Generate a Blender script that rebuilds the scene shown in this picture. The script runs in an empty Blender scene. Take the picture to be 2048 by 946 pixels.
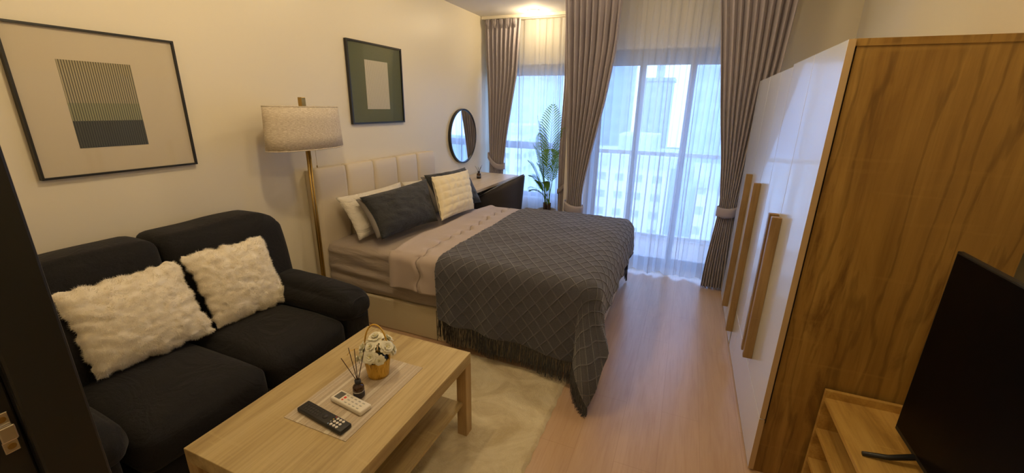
import bpy, bmesh, math, random
import numpy as np
from mathutils import Vector, Matrix, noise
PI = math.pi
random.seed(7)
SC = bpy.context.scene
COL = SC.collection

# ------------------------------------------------------------------ camera, sky, exposure
CAM = (0.0, 0.0, 1.6)
R = ((0.9235372, 0.38306418, 0.01846268), (-0.13029429, 0.26812319, 0.95453306), (0.36069715, -0.88395237, 0.29753281))
cd = bpy.data.cameras.new('camera'); cam = bpy.data.objects.new('camera', cd); COL.objects.link(cam)
cd.sensor_fit = 'HORIZONTAL'; cd.sensor_width = 36.0; cd.lens = 36.0 * 833.38 / 2048.0
cd.clip_start = 0.02; cd.clip_end = 2000
cam.matrix_world = Matrix.Translation(CAM) @ Matrix(R).transposed().to_4x4()
SC.camera = cam
SC.view_settings.view_transform = 'Standard'; SC.view_settings.look = 'None'
SC.view_settings.exposure = 0.10; SC.view_settings.gamma = 1.0; SC.view_settings.use_curve_mapping = False
SC.cycles.use_denoising = True
SC.cycles.max_bounces = 10; SC.cycles.diffuse_bounces = 5; SC.cycles.transparent_max_bounces = 16
SC.cycles.caustics_reflective = False; SC.cycles.caustics_refractive = False
SC.cycles.sample_clamp_indirect = 6.0

SKY_STRENGTH = 7.4
w = bpy.data.worlds.new('sky'); SC.world = w; w.use_nodes = True
nt = w.node_tree; nt.nodes.clear()
tc = nt.nodes.new('ShaderNodeTexCoord'); sx = nt.nodes.new('ShaderNodeSeparateXYZ'); rp = nt.nodes.new('ShaderNodeValToRGB')
bg = nt.nodes.new('ShaderNodeBackground'); ow = nt.nodes.new('ShaderNodeOutputWorld')
rp.color_ramp.elements[0].position = 0.45; rp.color_ramp.elements[0].color = (0.30, 0.42, 0.62, 1)
rp.color_ramp.elements[1].position = 0.62; rp.color_ramp.elements[1].color = (0.32, 0.51, 1.0, 1)
e = rp.color_ramp.elements.new(0.5); e.color = (0.37, 0.58, 1.0, 1)
mt = nt.nodes.new('ShaderNodeMath'); mt.operation = 'MULTIPLY_ADD'; mt.inputs[1].default_value = 0.5; mt.inputs[2].default_value = 0.5
nt.links.new(tc.outputs['Generated'], sx.inputs[0]); nt.links.new(sx.outputs[2], mt.inputs[0]); nt.links.new(mt.outputs[0], rp.inputs[0])
nt.links.new(rp.outputs[0], bg.inputs[0]); bg.inputs[1].default_value = SKY_STRENGTH; nt.links.new(bg.outputs[0], ow.inputs[0])

WARM = (1.0, 0.755, 0.43)
CEIL = 2.64
def portal(name, x0, x1, y, z0, z1):
    l = bpy.data.lights.new(name, 'AREA'); l.shape = 'RECTANGLE'; l.size = x1 - x0; l.size_y = z1 - z0
    l.cycles.is_portal = True
    o = bpy.data.objects.new(name, l); COL.objects.link(o); o.location = ((x0 + x1) / 2, y, (z0 + z1) / 2)
    o.rotation_euler = (-PI / 2, 0, 0)
portal('window_daylight', -2.42, -1.3, 5.52, 0.45, 2.1)
portal('balcony_daylight', -0.95, 0.50, 4.56, 0.05, 2.1)

# ------------------------------------------------------------------ node helpers
def newmat(name):
    m = bpy.data.materials.new(name); m.use_nodes = True
    nt = m.node_tree; nt.nodes.clear()
    out = nt.nodes.new('ShaderNodeOutputMaterial'); b = nt.nodes.new('ShaderNodeBsdfPrincipled')
    nt.links.new(b.outputs[0], out.inputs[0])
    return m, nt, b, out
def N(nt, t, **k):
    n = nt.nodes.new(t)
    for a, v in k.items():
        if a == 'op': n.operation = v
        elif hasattr(n, a): setattr(n, a, v)
        else: n.inputs[a.replace('_', ' ')].default_value = v
    return n
def coords(nt, scale=(1, 1, 1), kind='Object', rot=(0, 0, 0)):
    tc = nt.nodes.new('ShaderNodeTexCoord'); mp = nt.nodes.new('ShaderNodeMapping')
    mp.inputs['Scale'].default_value = scale; mp.inputs['Rotation'].default_value = rot
    nt.links.new(tc.outputs[kind], mp.inputs[0]); return mp.outputs[0]
def noise_(nt, vec, scale, detail=4, rough=.5, dist=0):
    n = nt.nodes.new('ShaderNodeTexNoise'); n.inputs['Scale'].default_value = scale; n.inputs['Detail'].default_value = detail
    n.inputs['Roughness'].default_value = rough; n.inputs['Distortion'].default_value = dist
    if vec is not None: nt.links.new(vec, n.inputs['Vector'])
    return n.outputs['Fac']
def ramp(nt, fac, stops):
    r = nt.nodes.new('ShaderNodeValToRGB'); el = r.color_ramp.elements
    while len(el) < len(stops): el.new(0.5)
    for e, (p, c) in zip(el, stops): e.position = p; e.color = (*c, 1) if len(c) == 3 else c
    nt.links.new(fac, r.inputs[0]); return r.outputs[0]
def mixc(nt, a, b, f, mode='MIX'):
    n = nt.nodes.new('ShaderNodeMix'); n.data_type = 'RGBA'; n.blend_type = mode
    for s, v in ((6, a), (7, b)):
        if isinstance(v, tuple): n.inputs[s].default_value = (*v, 1)
        else: nt.links.new(v, n.inputs[s])
    if isinstance(f, (int, float)): n.inputs[0].default_value = f
    else: nt.links.new(f, n.inputs[0])
    return n.outputs[2]
def bump(nt, b, h, strength=.3, dist=.01):
    n = nt.nodes.new('ShaderNodeBump'); n.inputs['Strength'].default_value = strength; n.inputs['Distance'].default_value = dist
    nt.links.new(h, n.inputs['Height']); nt.links.new(n.outputs[0], b.inputs['Normal']); return n
def plain(name, col, rough=.5, metal=0, spec=.5, bumps=None, vary=0, coat=0, sheen=0):
    m, nt, b, o = newmat(name)
    b.inputs['Base Color'].default_value = (*col, 1); b.inputs['Roughness'].default_value = rough
    b.inputs['Metallic'].default_value = metal; b.inputs['Specular IOR Level'].default_value = spec
    b.inputs['Coat Weight'].default_value = coat; b.inputs['Sheen Weight'].default_value = sheen
    v = coords(nt)
    f = noise_(nt, v, bumps[0] if bumps else 8, 5)
    if vary:
        c2 = tuple(x * (1 - vary) for x in col)
        nt.links.new(mixc(nt, c2, col, f), b.inputs['Base Color'])
    if bumps: bump(nt, b, f, bumps[1], bumps[2])
    return m
def fabric(name, col, col2=None, scale=900, rough=.9, bs=.35, sheen=.25, spec=.2, wave=True, big=None, crease=0, cs=(4, 4, 4)):
    m, nt, b, o = newmat(name)
    b.inputs['Roughness'].default_value = rough; b.inputs['Sheen Weight'].default_value = sheen; b.inputs['Specular IOR Level'].default_value = spec
    v = coords(nt)
    a = noise_(nt, coords(nt, (1, .25, 1)), scale, 2); c = noise_(nt, coords(nt, (.25, 1, .3)), scale, 2)
    n = N(nt, 'ShaderNodeMath', op='ADD'); nt.links.new(a, n.inputs[0]); nt.links.new(c, n.inputs[1])
    col2 = col2 or tuple(x * .7 for x in col)
    h = N(nt, 'ShaderNodeMath', op='MULTIPLY'); nt.links.new(n.outputs[0], h.inputs[0]); h.inputs[1].default_value = .5
    cc = ramp(nt, h.outputs[0], [(.38, col2), (.62, col)])
    if big:
        cc = mixc(nt, cc, big, ramp(nt, noise_(nt, v, 7, 4), [(.4, (0, 0, 0)), (.7, (.5, .5, .5))]))
    nt.links.new(cc, b.inputs['Base Color']); b1 = bump(nt, b, h.outputs[0], bs, .002)
    if crease:
        w1 = noise_(nt, coords(nt, cs, rot=(.3, .2, .5)), 1.6, 5, .5, 2.0)
        rd = ramp(nt, w1, [(.30, (0, 0, 0)), (.46, (.7, .7, .7)), (.52, (.55, .55, .55)), (.7, (1, 1, 1))])
        b2 = nt.nodes.new('ShaderNodeBump'); b2.inputs['Strength'].default_value = crease; b2.inputs['Distance'].default_value = .03
        nt.links.new(rd, b2.inputs['Height']); nt.links.new(b1.outputs[0], b2.inputs['Normal']); nt.links.new(b2.outputs[0], b.inputs['Normal'])
    return m
def wood(name, dark, mid, light, axis='Y', k=1.0, rough=.45, contrast=1, knots=False, spec=.4):
    m, nt, b, o = newmat(name)
    def sc(al, ac): return {'X': (al, ac, ac), 'Y': (ac, al, ac), 'Z': (ac, ac, al)}[axis]
    v1 = coords(nt, sc(.9 * k, 7 * k)); v2 = coords(nt, sc(3 * k, 90 * k)); v3 = coords(nt, sc(.5 * k, 3.2 * k)); v4 = coords(nt, sc(60 * k, 6 * k))
    n1 = noise_(nt, v1, 1.6, 9, .62, 1.2 if knots else .5)
    n2 = noise_(nt, v2, 1, 4, .6)
    n3 = noise_(nt, v3, 1.5, 3, .5, .8)
    c = ramp(nt, n1, [(.28, dark), (.45, mid), (.62, light), (.8, mid)])
    c = mixc(nt, c, dark, ramp(nt, n2, [(.45, (0, 0, 0)), (.75, (.5 * contrast,) * 3)]))
    c = mixc(nt, c, light, ramp(nt, n3, [(.4, (0, 0, 0)), (.7, (.55, .55, .55))]))
    if knots:
        wv = nt.nodes.new('ShaderNodeTexWave'); wv.wave_type = 'BANDS'; wv.bands_direction = 'X'
        wv.inputs['Scale'].default_value = 1.3; wv.inputs['Distortion'].default_value = 16; wv.inputs['Detail'].default_value = 5
        wv.inputs['Detail Scale'].default_value = 1.7
        nt.links.new(coords(nt, sc(.35, 2.4)), wv.inputs[0])
        c = mixc(nt, c, tuple(x * .55 for x in dark), ramp(nt, wv.outputs['Fac'], [(.0, (.38, .38, .38)), (.14, (0, 0, 0))]))
        n5 = noise_(nt, coords(nt, sc(.42, 3.4)), 1.7, 7, .62, 1.1)
        c = mixc(nt, c, dark, ramp(nt, n5, [(.55, (0, 0, 0)), (.62, (.75, .75, .75)), (.66, (.1, .1, .1))]))
    saw = noise_(nt, v4, 1, 2, .5, .3)
    c = mixc(nt, c, light, ramp(nt, saw, [(.62, (0, 0, 0)), (.75, (.35, .35, .35))]))
    nt.links.new(c, b.inputs['Base Color']); b.inputs['Roughness'].default_value = rough; b.inputs['Specular IOR Level'].default_value = spec
    bump(nt, b, n2, .12, .002)
    return m

# ------------------------------------------------------------------ materials
M = {}
M['wall'] = plain('wall_paint', (0.78, 0.72, 0.58), .40, bumps=(220, .03, .002), spec=.35)
M['wall_plain'] = plain('wall_paint_matt', (0.78, 0.70, 0.52), .7, bumps=(220, .03, .002))
M['ceiling'] = plain('ceiling_paint', (0.74, 0.72, 0.70), .8)
M['hall'] = plain('hall_paint', (0.55, 0.50, 0.40), .8)
M['oak'] = wood('oak_laminate', (0.27, 0.18, 0.07), (0.44, 0.325, 0.145), (0.54, 0.42, 0.21), 'Y', 1.0, .42, 1.5)
M['oak_z'] = wood('oak_laminate_upright', (0.25, 0.15, 0.06), (0.42, 0.28, 0.12), (0.52, 0.36, 0.17), 'Z', 1.2, .45)
M['desk_oak'] = wood('pale_oak', (0.48, 0.34, 0.2), (0.66, 0.52, 0.33), (0.74, 0.61, 0.42), 'Y', 1, .4)
M['sonoma'] = wood('sonoma_oak', (0.13, 0.06, 0.011), (0.29, 0.16, 0.034), (0.41, 0.245, 0.06), 'Z', .42, .38, 1.2, True)
M['stand_oak'] = wood('stand_oak', (0.26, 0.13, 0.025), (0.50, 0.30, 0.07), (0.60, 0.38, 0.11), 'Y', 1.3, .4)
M['stand_dark'] = wood('stand_panel', (0.17, 0.09, 0.02), (0.30, 0.165, 0.04), (0.36, 0.21, 0.06), 'Z', 1.0, .5)
M['handle_wood'] = wood('handle_oak', (0.15, 0.085, 0.03), (0.27, 0.165, 0.065), (0.35, 0.225, 0.095), 'Z', 1.5, .45)
M['edge'] = plain('edge_band', (0.52, 0.37, 0.19), .5)
M['white_lam'] = plain('white_laminate', (0.68, 0.69, 0.70), .22, spec=.6, coat=.3)
M['cream_lam'] = plain('cream_leatherette', (0.62, 0.53, 0.37), .5, bumps=(300, .1, .001))
M['headb'] = plain('headboard_leatherette', (0.66, 0.58, 0.45), .5, bumps=(350, .12, .001))
M['black'] = plain('black_satin', (0.015, 0.015, 0.014), .35)
M['gap'] = plain('dark_gap', (0.02, 0.012, 0.01), .9)
M['black_plastic'] = plain('black_plastic', (0.012, 0.012, 0.013), .45)
M['screen'] = plain('tv_screen', (0.002, 0.002, 0.003), .32, spec=.06)
M['brass'] = plain('brushed_brass', (0.42, 0.28, 0.09), .35, metal=1, bumps=(60, .05, .002))
M['steel'] = plain('steel', (0.72, 0.70, 0.66), .25, metal=1)
M['mirror'] = plain('mirror_glass', (0.86, 0.90, 0.93), .02, metal=1)
M['frame_grey'] = plain('window_frame_metal', (0.10, 0.105, 0.12), .45)
M['white_paint'] = plain('white_paint', (0.78, 0.77, 0.74), .5)
M['rail_white'] = plain('curtain_rail_white', (0.75, 0.70, 0.6), .4)
M['sofa'] = fabric('navy_black_sofa_fabric', (0.013, 0.012, 0.013), (0.006, 0.006, 0.007), 500, .85, .4, .06, crease=.22, cs=(2, 2, 3))
M['sofa_piping'] = fabric('sofa_piping', (0.010, 0.010, 0.012), None, 500)
M['fur'] = plain('white_fur', (0.90, 0.84, 0.72), .95, spec=.1, vary=.05, sheen=.6)
M['sheet'] = fabric('taupe_sheet', (0.40, 0.335, 0.29), (0.36, 0.30, 0.255), 1200, .7, .1, .2, crease=.22, cs=(1.2, 1.2, 6))
M['duvet'] = fabric('taupe_duvet', (0.48, 0.40, 0.36), (0.44, 0.365, 0.325), 1200, .65, .1, .25)
M['pillow_dark'] = fabric('charcoal_pillowcase', (0.036, 0.038, 0.042), (0.026, 0.028, 0.032), 1200, .7, .1, .15, crease=.32, cs=(3, 2, 6))
M['pillow_grey'] = fabric('grey_pillowcase', (0.22, 0.20, 0.185), None, 1000)
M['pillow_white'] = fabric('white_pillowcase', (0.80, 0.75, 0.66), (0.74, 0.69, 0.60), 1200, .8, .1, .2, crease=.5, cs=(3, 3, 9))
M['cushion_cream'] = plain('cream_plush', (0.84, 0.74, 0.52), .95, spec=.1, sheen=.5, bumps=(260, .4, .004))
M['drape'] = fabric('taupe_drape', (0.39, 0.35, 0.385), (0.345, 0.31, 0.34), 1500, .75, .12, .3)
M['linen'] = None
M['chair_fab'] = plain('charcoal_leatherette', (0.045, 0.038, 0.036), .55, bumps=(200, .1, .001))
M['chair_edge'] = plain('chair_piping', (0.25, 0.25, 0.27), .4)
M['soil'] = plain('soil', (0.03, 0.022, 0.015), .95, bumps=(60, 1, .02), vary=.5)
M['pot'] = plain('stoneware', (0.36, 0.29, 0.21), .7, bumps=(40, .2, .004), vary=.15)
def leafy(name, c):
    m, nt, b, o = newmat(name)
    f = noise_(nt, coords(nt), 6, 3); col = mixc(nt, tuple(x * .6 for x in c), c, f); nt.links.new(col, b.inputs['Base Color']); b.inputs['Roughness'].default_value = .45
    t = nt.nodes.new('ShaderNodeBsdfTranslucent'); nt.links.new(col, t.inputs[0]); mx = nt.nodes.new('ShaderNodeMixShader'); mx.inputs[0].default_value = .18
    nt.links.new(b.outputs[0], mx.inputs[1]); nt.links.new(t.outputs[0], mx.inputs[2]); nt.links.new(mx.outputs[0], o.inputs[0]); return m
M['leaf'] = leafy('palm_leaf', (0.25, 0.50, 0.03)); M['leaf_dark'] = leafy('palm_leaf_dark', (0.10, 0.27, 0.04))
M['stem'] = plain('palm_stem', (0.10, 0.20, 0.05), .6)
M['trunk'] = plain('palm_trunk', (0.11, 0.06, 0.035), .8, bumps=(30, .6, .01), vary=.4)
M['petal'] = plain('petal', (0.94, 0.92, 0.76), .7, vary=.08)
M['petal_mid'] = plain('petal_centre', (0.78, 0.72, 0.28), .7)
M['foliage'] = plain('silk_foliage', (0.05, 0.11, 0.025), .6, vary=.4)
M['foliage_d'] = plain('silk_foliage_dark', (0.012, 0.02, 0.02), .6)
M['ac_body'] = plain('ac_remote_plastic', (0.80, 0.76, 0.66), .4)
M['ac_lcd'] = plain('lcd', (0.10, 0.10, 0.09), .3)
M['btn_w'] = plain('button_white', (0.85, 0.8, 0.74), .5)
M['btn_p'] = plain('button_pink', (0.8, 0.5, 0.42), .5)
M['btn_r'] = plain('button_red', (0.75, 0.06, 0.03), .5)
M['btn_y'] = plain('button_yellow', (0.75, 0.5, 0.04), .5)
M['btn_b'] = plain('button_blue', (0.25, 0.4, 0.7), .5)
M['btn_g'] = plain('button_grey', (0.45, 0.44, 0.40), .5)
M['btn_k'] = plain('button_dark', (0.035, 0.032, 0.035), .4)
M['label'] = plain('bottle_label', (0.035, 0.03, 0.035), .6)
M['label_w'] = plain('bottle_label_band', (0.45, 0.42, 0.38), .6)
M['reed'] = plain('reed', (0.045, 0.02, 0.012), .7)
M['amber'] = plain('amber_glass', (0.045, 0.016, 0.004), .08, spec=.7)
M['wicker'] = None
M['concrete'] = plain('balcony_tile', (0.50, 0.50, 0.52), .6, vary=.1)
M['outwall'] = plain('outer_wall', (0.66, 0.66, 0.66), .8)

def glass(name, refl=.08, tint=(1, 1, 1), rough=0.0):
    m = bpy.data.materials.new(name); m.use_nodes = True; nt = m.node_tree; nt.nodes.clear()
    out = nt.nodes.new('ShaderNodeOutputMaterial'); t = nt.nodes.new('ShaderNodeBsdfTransparent'); g = nt.nodes.new('ShaderNodeBsdfGlossy')
    t.inputs[0].default_value = (*tint, 1); g.inputs['Roughness'].default_value = rough
    lw = nt.nodes.new('ShaderNodeLayerWeight'); lw.inputs[0].default_value = .5      # facing term, the same on both faces of the pane
    pw = N(nt, 'ShaderNodeMath', op='POWER'); pw.inputs[1].default_value = 4; nt.links.new(lw.outputs['Facing'], pw.inputs[0])
    fr = N(nt, 'ShaderNodeMath', op='MULTIPLY_ADD'); fr.inputs[1].default_value = .6; fr.inputs[2].default_value = .035; nt.links.new(pw.outputs[0], fr.inputs[0])
    mx = nt.nodes.new('ShaderNodeMixShader')
    nt.links.new(fr.outputs[0], mx.inputs[0]); nt.links.new(t.outputs[0], mx.inputs[1]); nt.links.new(g.outputs[0], mx.inputs[2]); nt.links.new(mx.outputs[0], out.inputs[0])
    return m
M['glass'] = glass('window_glass', tint=(.93, .96, .98))
M['picture_glass'] = glass('picture_glass', rough=.04)
def sheer():
    m = bpy.data.materials.new('sheer_voile'); m.use_nodes = True; nt = m.node_tree; nt.nodes.clear()
    out = nt.nodes.new('ShaderNodeOutputMaterial'); t = nt.nodes.new('ShaderNodeBsdfTransparent'); d = nt.nodes.new('ShaderNodeBsdfDiffuse'); tl = nt.nodes.new('ShaderNodeBsdfTranslucent')
    d.inputs[0].default_value = (.80, .80, .82, 1); tl.inputs[0].default_value = (.80, .82, .88, 1); t.inputs[0].default_value = (1, 1, 1, 1)
    a = nt.nodes.new('ShaderNodeMixShader'); a.inputs[0].default_value = .55
    nt.links.new(d.outputs[0], a.inputs[1]); nt.links.new(tl.outputs[0], a.inputs[2])
    lw = nt.nodes.new('ShaderNodeLayerWeight'); lw.inputs[0].default_value = .35
    f = N(nt, 'ShaderNodeMapRange'); f.inputs[1].default_value = 0; f.inputs[2].default_value = 1; f.inputs[3].default_value = .64; f.inputs[4].default_value = .95
    nt.links.new(lw.outputs['Facing'], f.inputs[0])
    b = nt.nodes.new('ShaderNodeMixShader'); nt.links.new(f.outputs[0], b.inputs[0])
    nt.links.new(t.outputs[0], b.inputs[1]); nt.links.new(a.outputs[0], b.inputs[2]); nt.links.new(b.outputs[0], out.inputs[0])
    return m
M['sheer'] = sheer()
def fur_hair():
    m = bpy.data.materials.new('white_fur_fibres'); m.use_nodes = True; nt = m.node_tree; nt.nodes.clear()
    out = nt.nodes.new('ShaderNodeOutputMaterial'); d = nt.nodes.new('ShaderNodeBsdfDiffuse'); t = nt.nodes.new('ShaderNodeBsdfTranslucent'); mx = nt.nodes.new('ShaderNodeMixShader')
    for n in (d, t): n.inputs[0].default_value = (.95, .90, .78, 1)
    nt.links.new(d.outputs[0], mx.inputs[1]); nt.links.new(t.outputs[0], mx.inputs[2]); nt.links.new(mx.outputs[0], out.inputs[0]); return m
M['fur_hair'] = fur_hair()

def floor_mat():
    m, nt, b, o = newmat('laminate_floor')
    v = coords(nt)
    br = nt.nodes.new('ShaderNodeTexBrick'); br.offset = .37; br.inputs['Scale'].default_value = 1
    br.inputs['Brick Width'].default_value = 1.22; br.inputs['Row Height'].default_value = .19; br.inputs['Mortar Size'].default_value = .0012
    br.inputs['Color1'].default_value = (0, 0, 0, 1); br.inputs['Color2'].default_value = (1, 1, 1, 1); br.inputs['Mortar'].default_value = (.5, .5, .5, 1)
    nt.links.new(coords(nt, rot=(0, 0, PI / 2)), br.inputs[0])
    n1 = noise_(nt, coords(nt, (7, .7, 1)), 2, 8, .6, .6); n2 = noise_(nt, coords(nt, (60, 3, 1)), 1.5, 3)
    c = ramp(nt, n1, [(.3, (0.46, 0.30, 0.185)), (.5, (0.52, 0.35, 0.22)), (.7, (0.57, 0.395, 0.26))])
    c = mixc(nt, c, (0.38, 0.22, 0.13), ramp(nt, n2, [(.5, (0, 0, 0)), (.8, (.4, .4, .4))]))
    c = mixc(nt, c, (0.46, 0.30, 0.185), ramp(nt, br.outputs['Color'], [(0, (0, 0, 0)), (1, (.22, .22, .22))]))
    fs_ = N(nt, 'ShaderNodeMath', op='MULTIPLY'); fs_.inputs[1].default_value = .45; nt.links.new(br.outputs['Fac'], fs_.inputs[0]); c = mixc(nt, c, (0.30, 0.18, 0.10), fs_.outputs[0])
    nt.links.new(c, b.inputs['Base Color']); b.inputs['Roughness'].default_value = .30; b.inputs['Specular IOR Level'].default_value = .55
    bump(nt, b, n2, .05, .001); return m
M['floor'] = floor_mat()

def linen_mat():
    m, nt, b, o = newmat('linen_shade')
    a = noise_(nt, coords(nt, (1, 1, 12)), 60, 3, .6); c = noise_(nt, coords(nt, (1, 1, .12)), 320, 2)
    col = mixc(nt, ramp(nt, a, [(.38, (0.46, 0.38, 0.28)), (.62, (0.76, 0.69, 0.58))]), (0.45, 0.37, 0.28), ramp(nt, c, [(.5, (0, 0, 0)), (.8, (.5, .5, .5))]))
    nt.links.new(col, b.inputs['Base Color']); b.inputs['Roughness'].default_value = .9; bump(nt, b, a, .3, .002); return m
M['linen'] = linen_mat()
def wicker_mat():
    m, nt, b, o = newmat('golden_bark_weave')
    n = noise_(nt, coords(nt, (1, 1, .16)), 130, 4, .6)
    nt.links.new(ramp(nt, n, [(.30, (0.24, 0.11, 0.01)), (.42, (0.60, 0.34, 0.03)), (.7, (0.78, 0.50, 0.08))]), b.inputs['Base Color'])
    b.inputs['Roughness'].default_value = .45; bump(nt, b, n, .8, .006); return m
M['wicker'] = wicker_mat()
def throw_mat():
    m, nt, b, o = newmat('charcoal_knit')
    tc = nt.nodes.new('ShaderNodeTexCoord'); s = nt.nodes.new('ShaderNodeSeparateXYZ'); nt.links.new(tc.outputs['UV'], s.inputs[0])
    def math_(op, a, bb=None):
        n = N(nt, 'ShaderNodeMath', op=op)
        for i, v in enumerate((a, bb)):
            if v is None: continue
            if isinstance(v, (int, float)): n.inputs[i].default_value = v
            else: nt.links.new(v, n.inputs[i])
        return n.outputs[0]
    u = math_('MULTIPLY', s.outputs[0], 1 / DIA_U); v = math_('MULTIPLY', s.outputs[1], 1 / DIA_V)
    def ridge(x):
        f = math_('ABSOLUTE', math_('SUBTRACT', math_('FRACT', x), .5))   # 0.5 on the line
        return math_('SMOOTH_MIN', math_('MULTIPLY', math_('SUBTRACT', f, .43), 14.3), 1.0)
    r = math_('MAXIMUM', math_('MAXIMUM', ridge(math_('ADD', u, v)), ridge(math_('SUBTRACT', u, v))), 0)
    mp = nt.nodes.new('ShaderNodeMapping'); mp.inputs['Scale'].default_value = (260, 130, 1); nt.links.new(tc.outputs['UV'], mp.inputs[0])
    k = noise_(nt, mp.outputs[0], 1, 2)
    c = ramp(nt, k, [(.3, (0.044, 0.043, 0.051)), (.7, (0.074, 0.073, 0.086))])
    c = mixc(nt, c, (0.10, 0.098, 0.112), r)
    nt.links.new(c, b.inputs['Base Color']); b.inputs['Roughness'].default_value = .9; b.inputs['Sheen Weight'].default_value = .35; b.inputs['Specular IOR Level'].default_value = .15
    h = math_('ADD', math_('MULTIPLY', r, 1.0), math_('MULTIPLY', k, .25)); bump(nt, b, h, .8, .006); return m
DIA_U, DIA_V = .088, .105
M['throw'] = throw_mat()
M['fringe'] = fabric('fringe_yarn', (0.026, 0.022, 0.021), None, 600)
def rug_mat():
    m, nt, b, o = newmat('cream_shag')
    a = noise_(nt, coords(nt), 4.5, 6, .65, 1.2); c = noise_(nt, coords(nt), 130, 3, .7)
    col = ramp(nt, a, [(.35, (0.56, 0.45, 0.26)), (.5, (0.70, 0.60, 0.39)), (.65, (0.80, 0.71, 0.50))])
    nt.links.new(col, b.inputs['Base Color']); b.inputs['Roughness'].default_value = 1; b.inputs['Sheen Weight'].default_value = .5
    b.inputs['Specular IOR Level'].default_value = .1; bump(nt, b, c, .7, .01); return m
M['rug'] = rug_mat()
def mat_stripe():
    m, nt, b, o = newmat('woven_placemat')
    a = noise_(nt, coords(nt, (22, .15, 1)), 1.3, 3, .5); k = noise_(nt, coords(nt, (900, 60, 1)), 1, 2); k2 = noise_(nt, coords(nt, (60, 900, 1)), 1, 2)
    c = ramp(nt, a, [(.36, (0.40, 0.31, 0.20)), (.45, (0.56, 0.47, 0.34)), (.52, (0.42, 0.34, 0.24)), (.62, (0.66, 0.60, 0.48))])
    c = mixc(nt, c, (0.30, 0.22, 0.13), ramp(nt, k, [(.5, (0, 0, 0)), (.8, (.6, .6, .6))]))
    c = mixc(nt, c, (0.70, 0.62, 0.48), ramp(nt, k2, [(.5, (0, 0, 0)), (.8, (.5, .5, .5))]))
    nt.links.new(c, b.inputs['Base Color']); b.inputs['Roughness'].default_value = .6; bump(nt, b, k, .4, .001); return m
M['placemat'] = mat_stripe()
def print_striped():      # coordinates in metres on the print: object Y across, object Z up
    m, nt, b, o = newmat('striped_print')
    tc = nt.nodes.new('ShaderNodeTexCoord'); s = nt.nodes.new('ShaderNodeSeparateXYZ'); nt.links.new(tc.outputs['Object'], s.inputs[0])
    st = N(nt, 'ShaderNodeMath', op='FRACT'); mu = N(nt, 'ShaderNodeMath', op='MULTIPLY'); mu.inputs[1].default_value = 110
    nt.links.new(s.outputs[1], mu.inputs[0]); nt.links.new(mu.outputs[0], st.inputs[0])
    g = N(nt, 'ShaderNodeMath', op='GREATER_THAN'); g.inputs[1].default_value = .62; nt.links.new(st.outputs[0], g.inputs[0])
    def over(z):
        n = N(nt, 'ShaderNodeMath', op='GREATER_THAN'); n.inputs[1].default_value = z; nt.links.new(s.outputs[2], n.inputs[0]); return n.outputs[0]
    low = mixc(nt, (0.018, 0.022, 0.020), (0.07, 0.075, 0.06), g.outputs[0])
    mid = mixc(nt, (0.30, 0.30, 0.17), (0.07, 0.075, 0.045), g.outputs[0])
    top = mixc(nt, (0.42, 0.37, 0.23), (0.08, 0.07, 0.045), g.outputs[0])
    c = mixc(nt, mixc(nt, low, mid, over(1.503)), top, over(1.580))
    nt.links.new(c, b.inputs['Base Color']); b.inputs['Roughness'].default_value = .8; return m
def print_cream():
    m, nt, b, o = newmat('combed_cream_print')
    tc = nt.nodes.new('ShaderNodeTexCoord')
    wv = nt.nodes.new('ShaderNodeTexWave'); wv.bands_direction = 'Y'; wv.inputs['Scale'].default_value = 28; wv.inputs['Distortion'].default_value = 2.2
    wv.inputs['Detail'].default_value = 1; wv.inputs['Detail Scale'].default_value = .25
    nt.links.new(tc.outputs['Object'], wv.inputs[0])
    nt.links.new(ramp(nt, wv.outputs['Fac'], [(.1, (0.36, 0.33, 0.24)), (.5, (0.66, 0.62, 0.50))]), b.inputs['Base Color']); b.inputs['Roughness'].default_value = .8; return m
M['print_a'] = print_striped(); M['print_b'] = print_cream()
M['mat_cream'] = plain('passepartout_cream', (0.66, 0.58, 0.43), .8)
M['mat_green'] = plain('passepartout_green', (0.125, 0.15, 0.07), .75, bumps=(90, .4, .003), vary=.5)

# ------------------------------------------------------------------ object helpers
def wloc(o):
    v = Vector((0, 0, 0))
    while o is not None: v += o.location; o = o.parent
    return v
def props(o, label=None, cat=None, group=None, kind=None):
    if label: o['label'] = label
    if cat: o['category'] = cat
    if group: o['group'] = group
    if kind: o['kind'] = kind
    return o
def thing(name, loc, label, cat, group=None):
    o = bpy.data.objects.new(name, None); COL.objects.link(o); o.location = loc; o.empty_display_size = .1
    return props(o, label, cat, group)
def link(name, me, mat, parent=None, loc=None, smooth=False):
    """me holds world coordinates; the object's origin is put at loc (or the footprint centre) and the mesh shifted back"""
    n = len(me.vertices); co = np.empty(n * 3); me.vertices.foreach_get('co', co); co = co.reshape(-1, 3)
    if parent is not None and loc is None: org = wloc(parent)
    elif loc is not None: org = Vector(loc)
    else: org = Vector(((co[:, 0].min() + co[:, 0].max()) / 2, (co[:, 1].min() + co[:, 1].max()) / 2, co[:, 2].min()))
    co -= np.array(org); me.vertices.foreach_set('co', co.ravel())
    if smooth: me.polygons.foreach_set('use_smooth', [True] * len(me.polygons))
    me.update()
    o = bpy.data.objects.new(name, me); COL.objects.link(o)
    for mm in (mat if isinstance(mat, (list, tuple)) else [mat]): me.materials.append(mm)
    if parent is not None: o.parent = parent; o.location = org - wloc(parent)
    else: o.location = org
    return o
def structure(o): o['kind'] = 'structure'; return o
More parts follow.
